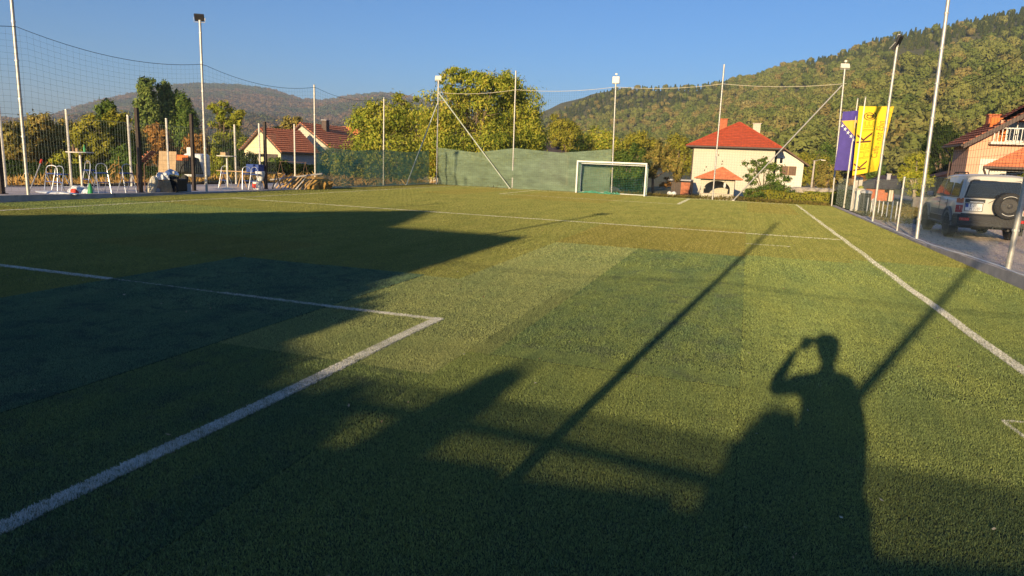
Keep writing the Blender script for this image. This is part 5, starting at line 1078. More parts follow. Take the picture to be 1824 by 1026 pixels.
tree('deciduous_tree', 'yellow green tree behind the floodlight post with bare upper twigs', 402, 88, 300, [(398, 200, 22, 18), (420, 210, 16, 20), (402, 235, 26, 28), (392, 270, 30, 28), (425, 262, 22, 28), (385, 195, 14, 12)], 'leaf_lime', 7000, .22, seed=10, twigs=4)
tree('deciduous_tree', 'small ochre tree behind the roof of the garden house', 522, 95, 300, [(520, 225, 26, 16), (505, 235, 22, 14)], 'leaf_ochre', 2500, .26, seed=11)
g = 'autumn fruit trees behind the maize field'
specs = [(18, 250, 40, 34, 'leaf_ochre', 'ochre fruit tree at the left edge with a pale forked trunk', 'bark_pale'), (70, 240, 36, 36, 'leaf_ochre', 'golden brown fruit tree right of the forked trunk', 'bark'), (115, 245, 36, 34, 'leaf_ochre', 'ochre fruit tree behind the leaning tool handle', 'bark'),
         (160, 240, 34, 34, 'leaf_hedge', 'olive green fruit tree above the high table with bottles', 'bark_pale'), (205, 235, 30, 38, 'leaf_hedge', 'olive tree left of the tallest dark column', 'bark'), (190, 210, 20, 28, 'leaf_green', 'taller green tree rising above the fruit trees on the left', 'bark'),
         (238, 262, 26, 30, 'leaf_ochre', 'brownish fruit tree in front of the poplars', 'bark'), (280, 255, 28, 32, 'leaf_rust', 'rust red tree below the poplars', 'bark'), (350, 268, 26, 26, 'leaf_rust', 'orange brown shrub tree left of the floodlight post', 'bark')]
specs += [(45, 262, 34, 30, 'leaf_ochre', 'low golden tree filling the gap between the first two fruit trees', 'bark'), (138, 262, 34, 30, 'leaf_hedge', 'low olive tree above the yellow green shrub', 'bark'), (180, 258, 32, 32, 'leaf_ochre', 'ochre tree between the high table and the low post', 'bark'), (222, 285, 26, 24, 'leaf_green', 'low dark green tree beside the tallest dark column', 'bark')]
for k, (x, y, rx, ry, lm, lab, bk) in enumerate(specs):
    D = [56, 58, 60, 57, 59, 78, 66, 70, 68, 62, 62, 64, 56][k]
    tree('fruit_tree', lab, x, D, 320, [(x, y, rx, ry), (x-rx*.6, y+ry*.5, rx*.65, ry*.7), (x+rx*.6, y+ry*.45, rx*.7, ry*.75), (x+rx*.1, y-ry*.5, rx*.75, ry*.55), (x, y+ry*.9, rx*.9, ry*.5)], lm, 6500, .14 if D < 62 else .19, bark=bk, seed=20+k, group=g, aspect=.7, twigs=3, trunk_r=.12)
tree('shrub', 'bright yellow green shrub behind the tubular stools', 112, 47, 330, [(112, 290, 22, 26), (100, 300, 16, 18), (135, 300, 18, 22)], 'leaf_lime', 2600, .11, seed=41, cat='shrub', trunk_r=.06)
tree('shrub', 'bright lime conifer shrub left of the high table', 390, 46, 325, [(388, 285, 14, 26), (400, 300, 16, 24), (378, 300, 12, 22)], 'leaf_lime', 3000, .09, seed=42, cat='shrub', trunk_r=.06)
tree('shrub', 'dark green bush in front of the garden house porch', 435, 46, 325, [(420, 290, 20, 20), (442, 283, 20, 16), (446, 300, 14, 14), (408, 305, 14, 20)], 'leaf_dark', 3200, .10, seed=43, cat='shrub', trunk_r=.06)
tree('shrub', 'leafy green bush climbing at the porch opening', 495, 60, 325, [(490, 295, 16, 14), (508, 300, 16, 12)], 'leaf_green', 1600, .12, seed=44, cat='shrub', trunk_r=.06)
# hedges
def hedge(label, p0, p1, w, h, leafm, n, ls, seed=0, group=None, name='hedge'):
    p0 = np.array(p0, float); p1 = np.array(p1, float); L_ = np.linalg.norm(p1-p0); d = (p1-p0)/L_; s = np.array([d[1], -d[0], 0]); r = np.random.default_rng(seed); t = thing(name, label, 'hedge', p0, 0, group)
    u = r.random(n)*L_; f = r.random(n); wz = np.array([0, 0, 1.]); side_ = np.where(r.random(n) < .5, -1, 1)
    top = f < w/(w+2*h); P = u[:, None]*d; hh = h*(1+.05*np.sin(u*1.1)+.03*np.sin(u*3.7))
    P = P + np.where(top[:, None], (r.random(n)[:, None]-.5)*w*s + (hh*(.96+.06*r.random(n)))[:, None]*wz, (side_*(w/2)*(.9+.15*r.random(n)))[:, None]*s + (r.random(n)*hh)[:, None]*wz)
    O = np.where(top[:, None], wz, side_[:, None]*s) + .5*r.normal(size=(n, 3)); V, F = cards(n, P, O, np.full(n, ls), .7, 0, seed)
    link('foliage', mesh_np('foliage', V, F, M[leafm]), t)
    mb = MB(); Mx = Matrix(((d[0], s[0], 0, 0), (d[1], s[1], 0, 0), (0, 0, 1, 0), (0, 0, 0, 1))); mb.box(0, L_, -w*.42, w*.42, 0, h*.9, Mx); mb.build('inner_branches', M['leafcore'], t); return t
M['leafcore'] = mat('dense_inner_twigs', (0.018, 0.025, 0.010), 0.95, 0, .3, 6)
h0, h1 = atD(-60, 318, 47), atD(335, 322, 43); h0[2] = h1[2] = -.30
hedge('long dark clipped hedge behind the maize field at the left', h0, h1, 1.2, .85, 'leaf_dark', 9000, .09, 1)
h0, h1 = atD(450, 325, 50), atD(640, 325, 55); h0[2] = h1[2] = -.5
hedge('dark clipped hedge in front of the garden house', h0, h1, 1.2, 1.35, 'leaf_dark', 9000, .09, 2)
h0, h1 = atD(1335, 350, 55), atD(1492, 360, 52); h0[2] = h1[2] = -.95
hedge('low sunlit orange green hedge beyond the far right corner', h0, h1, 1.0, 1.25, 'leaf_hedge', 8000, .075, 3)
h0, h1 = atD(1385, 350, 66), atD(1500, 350, 62); h0[2] = h1[2] = -.95
hedge('yellow green hedge standing behind the low orange hedge', h0, h1, 1.0, 1.15, 'leaf_lime', 4500, .09, 4)
h0, h1 = (5.1, 43.2, -.2), (5.3, 38.3, .0)
hedge('dark hedge below the blue flag', h0, h1, .8, .95, 'leaf_dark', 3500, .06, 5)
# greenery behind the goal and between the houses
tree('deciduous_tree', 'olive tree rising behind the chimney stack above the pale cloth', 1010, 80, 330, [(1000, 225, 24, 22), (1015, 245, 26, 22), (990, 245, 18, 18), (1025, 262, 22, 16)], 'leaf_hedge', 6000, .17, seed=50)
tree('deciduous_tree', 'rounded olive yellow tree left of the far floodlight post', 1065, 62, 330, [(1060, 250, 32, 26), (1085, 258, 26, 24), (1040, 268, 24, 20), (1080, 290, 30, 24)], 'walnut', 6500, .14, seed=51)
tree('bush', 'green leafy bush filling the right half of the goal', 1110, 50, 340, [(1110, 295, 28, 30), (1130, 285, 22, 26), (1100, 325, 26, 22), (1135, 320, 18, 22)], 'leaf_green', 5200, .11, seed=52, cat='shrub', trunk_r=.08)
tree('deciduous_tree', 'bushy yellow green tree right of the far floodlight post', 1140, 74, 340, [(1130, 255, 28, 22), (1155, 265, 26, 20), (1120, 275, 22, 18)], 'leaf_hedge', 4500, .17, seed=53)
tree('fruit_tree', 'brown leaved fruit tree with slim trunk right of the goal', 1165, 55, 345, [(1165, 290, 26, 26), (1190, 283, 22, 24), (1150, 305, 18, 18), (1205, 300, 18, 18), (1180, 262, 20, 16)], 'leaf_ochre', 5200, .12, seed=54, trunk_r=.11, twigs=3)
tree('deciduous_tree', 'brown and green tree at the left wall of the red roofed house', 1212, 84, 345, [(1205, 265, 22, 28), (1220, 290, 14, 28), (1190, 285, 18, 22)], 'leaf_hedge', 4200, .18, seed=55)
tree('shrub', 'rust red shrub beside the white balls', 1200, 58, 345, [(1198, 322, 14, 10), (1185, 330, 10, 8)], 'leaf_rust', 900, .10, seed=56, cat='shrub', trunk_r=.04)
tree('fruit_tree', 'sparse green fruit tree in front of the red roofed house', 1362, 58, 350, [(1345, 295, 22, 15), (1372, 305, 24, 20), (1340, 315, 16, 14), (1392, 322, 20, 18), (1360, 285, 14, 8), (1385, 338, 22, 14)], 'leaf_green', 3000, .115, seed=57, trunk_r=.08, twigs=6)
tree('shrub', 'low grey green bush beneath the sparse fruit tree', 1365, 54, 352, [(1345, 342, 20, 12), (1375, 338, 24, 14), (1398, 343, 18, 12), (1330, 350, 10, 8)], 'leaf_green', 3000, .08, seed=58, cat='shrub', trunk_r=.05)
for k, (x, y, rx, ry, D, lm, lab) in enumerate([(1450, 300, 28, 26, 96, 'leaf_hedge', 'ochre tree behind the concrete lamp post'), (1475, 312, 20, 22, 90, 'leaf_ochre', 'brown shrub tree left of the blue flag'), (1560, 300, 18, 16, 110, 'leaf_green', 'green tree above the dark shingle roof'),
        (1470, 278, 22, 24, 118, 'leaf_green', 'green tree further up behind the blue flag'), (1428, 288, 14, 20, 100, 'leaf_hedge', 'olive tree peeking out beside the white annex'), (1528, 322, 14, 10, 92, 'leaf_rust', 'rusty shrub behind the concrete pole')]):
    tree('garden_tree', lab, x, D, 345, [(x, y, rx, ry), (x-rx*.5, y+ry*.5, rx*.7, ry*.7), (x+rx*.5, y+ry*.4, rx*.7, ry*.7)], lm, 2600, .19, seed=60+k, group='garden trees beyond the far right corner')
tree('deciduous_tree', 'yellow green leafy tree behind the short fence post', 1634, 58, 345, [(1632, 292, 20, 22), (1618, 315, 18, 20), (1645, 318, 20, 22), (1630, 335, 22, 14), (1612, 298, 12, 12)], 'leaf_lime', 5200, .12, bark='bark_pale', seed=70, trunk_r=.14)
tree('deciduous_tree', 'dark green tree between the thick post and the salmon house', 1672, 66, 345, [(1668, 250, 26, 34), (1690, 240, 22, 28), (1662, 300, 26, 34), (1682, 290, 20, 34)], 'leaf_dark', 6000, .15, seed=71, trunk_r=.2)
tree('shrub', 'green thuja right of the parked car', 1815, 38, 340, [(1817, 328, 12, 18), (1826, 320, 10, 20)], 'leaf_lime', 1200, .09, seed=72, cat='shrub', trunk_r=.06)
# concrete lamp post in the distance
t = thing('street_lamp', 'pale concrete street lamp post far beyond the white annex', 'street lamp', (*atD(1447, 320, 92)[:2], -1)); h = atD(1453, 286, 92)[2]+1
MB().tube([(0, 0, 0), (0, 0, h)], .14, 8, r2=.09).build('post', M['concrete'], t); MB().tube([(0, 0, h-.1), (.6, 0, h+.15), (.9, 0, h+.1)], .04, 6).build('arm', M['galv'], t); MB().box(.7, 1.2, -.12, .12, h+.02, h+.12).build('lamp', M['lampcase'], t, bevel=.02)

# ------------------------------------------------------------------ maize stubble and dry grass
def straw_field(name, label, n, xf, yf, m, ls, zoff=0.0, seed=0, up=.5):
    r = np.random.default_rng(seed); P = []
    x = r.uniform(*xf, n); y = r.uniform(*yf, n); az_ = np.degrees(np.arctan2(x, y)); z = terrain_z(az_, np.hypot(x, y)) + .03
    cl = .10*np.abs(lnoise(x, y, 1.4, 3)) ; P = np.stack([x, y, z+r.random(n)*(.06+cl*1.6)+zoff], 1)
    nr = r.normal(size=(n, 3)); nr[:, 2] *= up; V, F = cards(n, P, nr, ls*(.4+1.2*r.random(n)**2), .22, 0, seed)
    return tag(link(name, mesh_np(name, V, F, M[m])), label, 'stubble', kind='stuff')
straw_field('maize_stubble', 'dry golden maize stalks and leaves lying in the field behind the slab', 32000, (-46, -24.6), (13, 40), 'straw', .24, seed=1)
straw_field('maize_stubble', 'dry maize litter behind the deep green cloth', 6000, (-36, -20.2), (31, 52), 'straw', .18, seed=2)
straw_field('field_grass', 'short dry grass between the stubble and the hedge', 16000, (-62, -30), (18, 52), 'drygrass', .16, seed=3, up=.3)
straw_field('field_grass', 'grass verge right of the pitch around the white stakes', 9000, (5.0, 9.2), (29, 46), 'drygrass', .09, .0, seed=4, up=.3)
straw_field('field_grass', 'grass strip beyond the road in front of the brick house', 5000, (8, 20), (46, 75), 'drygrass', .16, seed=5, up=.3)
straw_field('weed_fringe', 'dry weeds and grass along the foot of the far fence', 9000, (-19, 4.5), (41.15, 43.3), 'drygrass', .10, seed=6, up=.3)
# a few standing maize stalks
for k, x in enumerate((92, 205, 212, 300, 322)):
    p = onZ(x, 326, -.3) if x < 250 else onZ(x, 322, -.3); p[2] = tz(p[0], p[1]); r = random.Random(k); mb = MB(); mb.tube([(0, 0, 0), (.05, 0, .6), (.02, .05, 1.25+.2*k % 3)], .015, 5)
    for j in range(9):
        a = r.random()*6.28; z = .15+.12*j; mb.poly([(0, 0, z), (.2*math.cos(a)-.02, .2*math.sin(a), z+.16), (.42*math.cos(a), .42*math.sin(a), z-.05), (.2*math.cos(a)+.03, .2*math.sin(a)+.03, z+.12)])
    o = mb.build('maize_stalk', M['straw'], None, loc=p); tag(o, ['dry maize stalk standing left of the leaning red tipped tool', 'dry maize stalk standing left of the edge on tubular stool', 'bushy dry maize stalk between the stools and the tallest dark column', 'dry maize stalk just beside the plywood board', 'dry maize stalk below the orange wheelbarrow panel'][k], 'maize stalk', 'standing dry maize stalks')

# ------------------------------------------------------------------ things on the slab
def on_slab(x, y, back=False):
    for zz_ in (.2, .14, .06, .03):
        p = onZ(x, y, zz_)
        if abs(slab_z(p[1])-zz_) < .05: break
    p[0] = max(min(p[0], -19.9), -24.0) if not back else p[0]; d = ray(x, y); p[1] = p[0]/d[0]*d[1]; p[2] = slab_z(p[1])-.01; return p
def ladder_stool(x, y, rz, label, h=.90, w=.44):
    t = thing('tubular_stool', label, 'stool', on_slab(x, y), rz, 'shiny tubular stools with blue seats standing on the slab'); t.scale = (.88, .88, .92)
    r_ = .015
    MB().tube([(-w/2, -.28, 0), (-w/2+.03, -.10, h*.72), (-w/2+.04, -.08, h*.88), (-w/2+.10, -.07, h*.97), (0, -.07, h), (w/2-.10, -.07, h*.97), (w/2-.04, -.08, h*.88), (w/2-.03, -.10, h*.72), (w/2, -.28, 0)], r_, 8).build('front_frame', M['steel_stool'], t, smooth=True)
    for s in (-1, 1): MB().tube([(s*(w/2-.05), -.09, h*.70), (s*(w/2-.02), .30, 0)], r_, 8).build('leg', M['steel_stool'], t, smooth=True)
    MB().box(-w/2+.03, w/2-.03, -.16, .12, h*.66, h*.70).build('seat', M['blue'], t, bevel=.01)
    MB().box(-w/2+.02, w/2-.02, -.20, -.14, h*.36, h*.39).build('step', M['blue'], t, bevel=.006); MB().tube([(-w/2+.01, .22, h*.2), (w/2-.01, .22, h*.2)], .012, 6).build('crossbar', M['steel_stool'], t)
    return t
ladder_stool(97, 337, .5, 'leftmost tubular stool, seen from the side beside the red tipped tool')
ladder_stool(112, 339, .1, 'tubular stool right of the leftmost one with wide shiny loop')
ladder_stool(163, 338, -.2, 'tubular stool partly behind the white legged high table', 1.1)
ladder_stool(182, 343, 1.2, 'leaning tubular stool with crossed legs in front of the other stools', 1.05)
ladder_stool(226, 342, 1.4, 'tubular stool seen edge on just left of the tallest dark column', 1.05)
ladder_stool(403, 335, 0, 'tubular stool under the small high table', 1.05)
ladder_stool(440, 336, .7, 'tubular stool with slanted side frame right of the high table', 1.05)
ladder_stool(456, 337, .0, 'rightmost tubular stool, beside the bucket', 1.05)
def high_table(x, y, label, h=1.35, r=.36, items=()):
    p = on_slab(x, y); t = thing('high_table', label, 'table', p)
    MB().lathe([(r, h-.03), (r, h)], 24).build('table_top', M['galv_white'], t); MB().tube([(0, 0, 0), (0, 0, h-.03)], .035, 10).build('leg', M['galv_white'], t, smooth=True); MB().lathe([(.26, 0), (.24, .03), (.05, .06)], 20).build('foot', M['galv_white'], t)
    return p, h
p, h = high_table(147, 338, 'pale high standing table with bottles on it', 1.30, .42)
def small(name, label, cat, loc, prof, m, n=12, group=None):
    return tag(MB().lathe(prof, n).build(name, M[m], None, loc=loc, smooth=True), label, cat, group)
small('bottle', 'brownish bottle at the left of the high table top', 'bottle', (p[0]-.28, p[1], p[2]+h), [(.05, 0), (.05, .13), (.018, .19), (.018, .25)], 'wood_dark')
small('bottle', 'green capped bottle at the right of the high table top', 'bottle', (p[0]+.1, p[1]+.1, p[2]+h), [(.04, 0), (.04, .13), (.018, .18), (.018, .24)], 'plastic_green')
small('jar', 'small clay jar next to the brownish bottle', 'jar', (p[0]-.18, p[1]+.05, p[2]+h), [(.045, 0), (.055, .06), (.04, .12)], 'cardboard')
p, h = high_table(406, 336, 'small high standing table with a box, right of the floodlight post', 1.40, .40)
tag(MB().box(-.13, .13, -.1, .1, 0, .14).build('wooden_box', M['cardboard'], None, loc=(p[0]-.12, p[1], p[2]+h), bevel=.01), 'small tan box on the right high table', 'box')
small('bottle', 'dark bottle beside the tan box', 'bottle', (p[0]+.02, p[1]+.08, p[2]+h), [(.05, 0), (.05, .13), (.018, .2), (.018, .27)], 'black')
# tool with red grip
p = on_slab(52, 340); q_ = atD(72, 291, math.hypot(p[0], p[1])+.6); t = thing('long_handled_tool', 'long pale tool handle with a red grip leaning by the leftmost stool', 'tool', p); d = q_-p
MB().tube([(0, 0, 0), tuple(d)], .018, 8).build('handle', M['galv'], t); MB().tube([tuple(d), tuple(d*1.13)], .035, 8).build('grip', M['plastic_red'], t)
# bags, film, sacks
def heap(name, label, cat, x, y, w, d, h, m, seed=0, n=(26, 14), sharp=.25):
    r = np.random.default_rng(seed); p = on_slab(x, y); nu, nv = n; V = []
    ph = r.random(6)*6
    for j in range(nv+1):
        v = j/nv*math.pi/2
        for i in range(nu):
            u = i/nu*2*math.pi; k = 1 + sharp*(math.sin(3*u+ph[0]+2*v)+.6*math.sin(7*u+ph[1]+4*v)+.4*math.sin(11*u+ph[2]))*math.cos(v*.7)*.6 + r.normal()*.03
            V.append((math.cos(u)*math.cos(v)**.6*w/2*k, math.sin(u)*math.cos(v)**.6*d/2*k, h*math.sin(v)**.8*(1+sharp*.6*math.sin(5*u+ph[3])*math.cos(v))))
    F = [(j*nu+i, j*nu+(i+1) % nu, (j+1)*nu+(i+1) % nu, (j+1)*nu+i) for j in range(nv) for i in range(nu)]
    return tag(link(name, mesh_np(name, V, F, M[m]), loc=p), label, cat)
heap('plastic_bag', 'crumpled white and red plastic bag left of the high table leg', 'bag', 139, 340, .55, .4, .22, 'film', 1, sharp=.35)
tag(heap('rubbish_bag', 'red printed scrap bag in front of the crumpled white bag', 'bag', 133, 340.5, .26, .2, .13, 'plastic_red', 2), None, None)
heap('rubbish_bag', 'small pale blue film heap near the green bottle', 'bag', 157, 341, .35, .3, .15, 'film', 3)
small('bottle', 'green plastic bottle standing on the slab by the leaning stool', 'bottle', on_slab(161, 342), [(.07, 0), (.075, .18), (.03, .27), (.025, .32)], 'plastic_green')
heap('sack', 'tan paper sack with pale film bulging out of its top', 'sack', 291, 345, .62, .45, .50, 'cardboard', 4, sharp=.15)
q_ = heap('plastic_film', 'pale blue plastic film stuffed on top of the tan sack', 'plastic film', 290, 345, .45, .35, .25, 'film', 5, sharp=.35); q_.location.z += .46
t = heap('sack', 'pale cream sack leaning left of the tan sack', 'sack', 268, 346, .30, .3, .62, 'plaster_cream', 6, sharp=.12); t.rotation_euler = (0, .4, 0)
heap('rubbish_bag', 'small mauve bag between the two sacks', 'bag', 279, 347, .28, .25, .16, 'plaster_grey_and_shade', 7); heap('paper_ball', 'crumpled white paper at the foot of the tan sack', 'paper', 286, 347, .2, .2, .12, 'plastic_white', 8)
# black machine (mixer) behind the sacks
p = on_slab(310, 340); t = thing('concrete_mixer', 'black and grey building machine with tank behind the sacks', 'machine', p)
MB().box(-.40, .40, -.25, .25, .05, .50).build('body', M['black'], t, bevel=.04); MB().lathe([(.10, -.22), (.18, -.15), (.20, .1), (.12, .22)], 16, Matrix.Rotation(1.3, 4, 'X')).build('engine', M['chrome'], t, loc=(-.05, -.02, .62), smooth=True)
MB().tube([(.2, 0, .45), (.5, -.1, .95), (.75, -.1, 1.15)], .02, 6).build('handle', M['black'], t); MB().lathe([(.05, -.04), (.06, .04)], 12).build('cap', M['plastic_white'], t, loc=(.12, -.1, .72))
for s in (-.3, .3): MB().lathe([(.13, -.04), (.13, .04)], 16, Matrix.Rotation(math.pi/2, 4, 'X')).build('wheel', M['rubber'], t, loc=(s, -.27, .13))
p = onA(328, 300, -25.2); p[2] = tz(p[0], p[1]); t = thing('wheelbarrow', 'orange and black wheelbarrow tipped up behind the machine', 'wheelbarrow', p)
MB().prism([(-.75, 0, .55), (.70, 0, .60), (.45, 0, 1.35), (-.60, 0, 1.35)], (0, .5, -.1)).build('tray', M['black'], t, bevel=.04); MB().box(-.45, .30, -.06, -.01, 1.12, 1.38).build('orange_panel', M['plastic_orange'], t, bevel=.02)
MB().tube([(-.6, .2, 1.2), (-.2, .1, .5), (.3, .1, .1)], .025, 6).build('frame', M['black'], t); MB().lathe([(.2, -.05), (.2, .05)], 16, Matrix.Rotation(math.pi/2, 4, 'X')).build('wheel', M['rubber'], t, loc=(-.1, .1, .25))
p = onA(296, 318, -24.9); p[2] = tz(p[0], p[1]); tag(MB().box(-.42, .42, -.02, .02, .55, 1.55).build('plywood_sheet', M['cardboard'], None, loc=p, rot=(-.15, 0, .2)), 'square plywood board standing left of the wheelbarrow', 'board')
p = onA(352, 318, -26.0); p[2] = tz(p[0], p[1]); tag(MB().box(-.55, .55, -.35, .35, .30, 1.45).build('white_tank', M['film'], None, loc=p, bevel=.12), 'pale grey bulk bag behind the dark column', 'bulk bag')
p = onA(340, 300, -25.4); p[2] = tz(p[0], p[1]); tag(MB().box(-.14, .14, -.1, .1, 1.35, 1.75).build('canister', M['plastic_white'], None, loc=p, bevel=.04), 'white canister perched beside the bulk bag', 'canister')
# folded brown deck chair
p = on_slab(251, 338); q_ = thing('folding_chair', 'reddish brown slatted folding chair leaning at the tallest dark column', 'chair', p, .2)
for k in range(5): MB().box(-.02+k*.0, .02, -.22, .22, 0, .06).build('slat', M['tile_brown'], q_, loc=(.15+.10*k, -.05, 1.05+.085*k), rot=(0, -.75, 0))
for s in (-1, 1): MB().tube([(.05, s*.2-.05, 0.0), (.08, s*.2-.05, .95), (.62, s*.2-.05, 1.45)], .02, 6).build('frame', M['wood_dark'], q_)
# small pale crates at the slab edge, bucket, trestle, pallets, swing frame
for k, (x, y) in enumerate(((318, 346), (326, 346), (335, 345))):
    p = on_slab(x, y); tag(MB().box(-.07, .07, -.10, .10, 0, .30).build('paver_block', M['plaster_grey_and_shade'], None, loc=p, bevel=.01), ['left of the three grey blocks standing at the slab edge', 'middle of the three grey blocks standing at the slab edge', 'right of the three grey blocks standing at the slab edge'][k], 'block')
p = on_slab(458, 337); t = thing('bucket', 'white bucket with a red label standing among the tubular stools', 'bucket', p); MB().lathe([(.15, 0), (.18, .36), (.19, .37)], 18).build('pail', M['plastic_white'], t, smooth=True); MB().box(-.10, .10, -.185, -.17, .08, .26).build('label', M['plastic_red'], t)
tag(MB().lathe([(.10, 0), (.2, .25), (.21, .40)], 16).build('white_tub', M['plastic_white'], None, loc=(p[0]-.02, p[1]+.25, p[2]+.38), smooth=True), 'white tub stacked above the labelled bucket', 'tub')
tag(MB().box(-.32, .32, -.2, .2, 0, .35).build('blue_crate', M['blue'], None, loc=(p[0]-.35, p[1]+.35, p[2]+.72), bevel=.02), 'dark blue crate on the trestle bench', 'crate')
p = on_slab(446, 333); t = thing('trestle_bench', 'rough wooden trestle bench behind the tubular stools', 'bench', p, .15); MB().box(-1.6, 1.6, -.12, .12, .68, .72).build('plank', M['wood'], t)
for x in (-1.3, -.4, .5, 1.3):
    for s in (-1, 1): MB().tube([(x+s*.1, s*.2, 0), (x, 0, .68)], .03, 5).build('leg', M['wood'], t)
t = thing('timber_stack', 'leaning bundle of pale timber offcuts and grey boards at the slab corner', 'timber', on_slab(513, 337)); rr = random.Random(8)
for k in range(9): x = -.9+k*.21; MB().prism([(x, 0, 0), (x+.10, 0, 0), (x+.42, .5, .62+rr.random()*.1), (x+.32, .5, .60)], (0, .03, .02)).build('board', M['wood'] if k % 3 else M['plaster_grey_and_shade'], t)
MB().tube([(-1.3, .45, .35), (1.5, .5, .75)], .04, 6).build('pole', M['galv'], t)
tag(heap('straw_pile', 'golden pile of maize husks beside the timber', 'straw pile', 548, 336, 2.4, 1.2, .55, 'straw', 9), None, None)
p = onA(522, 322, -25.2); p[2] = tz(p[0], p[1]); t = thing('swing_frame', 'thin a-frame trestle standing before the dark hedge', 'frame', p)
for s in (-.85, .85):
    for q2 in (-.3, .3): MB().tube([(s+q2, 0, 0), (s, 0, 1.15)], .012, 5).build('leg', M['wood_dark'], t)
MB().tube([(-.95, 0, 1.15), (.95, 0, 1.15)], .012, 5).build('top_bar', M['wood_dark'], t)
tag(heap('scrap_film', 'grey plastic film lying flat at the slab edge by the leaning stool', 'plastic film', 100, 342, 1.6, .5, .06, 'film', 11), None, None)

# ------------------------------------------------------------------ right verge: concrete pole, gate pillar, bin, stakes
p = onB(1521, 372, 38.0); t = thing('concrete_pole', 'rough double concrete pole behind the lower end of the yellow banner', 'pole', (p[0], 38.0, -.05)); h = onB(1524, 312, 38)[2]
MB().box(-.16, .02, -.12, .12, 0, h).build('shaft', M['concrete'], t, bevel=.02); MB().box(.05, .22, -.12, .12, 0, h-.03).build('shaft', M['concrete'], t, bevel=.02)
p = onB(1528, 376, 37.0); t = thing('gate_pillar', 'white capped masonry gate pillar next to the dark bin', 'pillar', (p[0], 37.0, -.03)); MB().box(-.16, .16, -.16, .16, 0, 1.05).build('shaft', M['plaster_white'], t, bevel=.01); MB().box(-.2, .2, -.2, .2, 1.05, 1.12).build('cap', M['concrete'], t, bevel=.01); MB().lathe([(.12, 0), (.11, .1), (.02, .14)], 12).build('flower_bowl', M['leaf_lime'], t, loc=(0, 0, 1.12))
p = onB(1538, 380, 35.8); t = thing('litter_bin', 'dark slatted litter bin with grey lid beside the gate pillar', 'litter bin', (p[0], 35.8, -.02)); 
for k in range(10):
    a = k*.628; MB().box(-.05, .05, -.012, .012, .12, .95).build('slat', M['lampdark'], t, loc=(.22*math.cos(a), .22*math.sin(a), 0), rot=(0, 0, a+math.pi/2))
MB().lathe([(.20, .12), (.205, .90)], 16).build('liner', M['black'], t); MB().lathe([(.27, .93), (.25, 1.03), (.10, 1.08)], 16).build('lid', M['plaster_grey_and_shade'], t, smooth=True)
for s in (-.15, .15): MB().box(s-.02, s+.02, -.02, .02, 0, .13).build('foot', M['black'], t)
st = [(1546, 352, 382), (1553, 354, 384), (1566, 357, 386), (1573, 359, 388), (1581, 360, 390), (1589, 357, 394), (1597, 359, 395), (1556, 353, 380)]
for k, (x, yt, yb) in enumerate(st):
    p = onZ(x-3, yb, .0); T = onB(x+1, yt, p[1]); o = MB().tube([(0, 0, 0), (0, 0, T[2])], .022, 6).build('white_stake', M['white'], None, loc=p, smooth=True); tag(o, ['leftmost thin white stake, close to the litter bin', 'second thin white stake from the litter bin', 'thin white stake just right of the post with the dark floodlight', 'thin white stake in the middle of the row on the verge', 'thin white stake fifth from the litter bin', 'thin white stake second from the short fence post', 'rightmost thin white stake, nearest to the short fence post', 'thin white stake farther back between the second and third stakes'][k], 'stake', 'row of thin white stakes on the verge')
for k, x in enumerate((1192, 1200)):
    p = onB(x, 349, 46); tag(MB().lathe([(.02, -.17), (.12, -.12), (.17, 0), (.12, .12), (.02, .17)], 16).build('ball', M['white'], None, loc=(p[0], 46, tz(p[0], 46)+.2+.45), smooth=True), ('left' if k == 0 else 'right') + ' of the two white balls by the rusty shrub', 'ball')
p = onB(1662, 348, 56); tag(MB().box(-1.2, 1.2, -.05, .05, 0, 1.3).build('grey_gate', M['grey_gate'], None, loc=(p[0], 56, -.95), bevel=.01), 'dark grey panel gate behind the front of the car', 'gate')
p = onB(1097, 344, 44); t = MB().prism([(-.5, 0, 0), (.5, 0, 0), (.1, 0, .38), (-.45, 0, .45)], (0, .3, 0)).build('stone_block', M['stone'], None, loc=(p[0], 44.2, -.35)); t.scale = (1, 1, 1.6); tag(t, 'pale broken stone slab behind the goal net', 'stone')
p = onB(745, 332, 43); t = MB().prism([(-.9, 0, 0), (.9, 0, 0), (.8, 0, 1.1), (-.7, 0, 1.2)], (0, .3, 0)).build('stone_wall', M['stone'], None, loc=(p[0], 44.5, -.8)); tag(t, 'pale block of masonry seen through the green cloth near the corner', 'wall')
for k, x in enumerate((1428, 1450, 1470)):
    p = onB(x, 340, 62); tag(heap('rubble', ('left', 'middle', 'right')[k] + ' clump of pale rubble and dry stalks behind the yellow green hedge', 'rubble', 1450, 340, 2.2, 1.2, .8, 'stone', 30+k), None, None).location = (p[0], 64, -1.0+.7)

# ================================================================== BEHIND THE PHOTOGRAPHER (what casts the shadows on the turf)
g = 'net posts at the near end of the pitch'
for a, h, lab in ((-19.5, 5.6, 'near left corner post behind the photographer'), (-13.4, 5.6, 'near end post in front of the neighbour house'), (-7.2, 5.55, 'near end post carrying a floodlight, left behind the photographer'), (-1.52, 5.85, 'near end post just left behind the photographer'), (4.56, 5.6, 'near right corner post behind the photographer')):
    tall_pole('net_post', lab, (a, -1.1, 0), (a, -1.1, h), .05, 'galv', g, lamp=('dark', 0, rad(20), .42, .2, .05) if a == -7.2 else None)
strut('strut rising to the near right corner post behind the photographer', (-1.35, -1.06, .02), (4.5, -1.06, 5.45), 'galv', .045)
net('ball net across the near end behind the photographer', sag([(-19.5, 2.75), (-13.4, 2.8), (-7.2, 2.75), (-1.52, 2.75), (4.56, 2.8)], .18), 'b', -1.15, 1.2, .16, .0028, rope_r=.012)
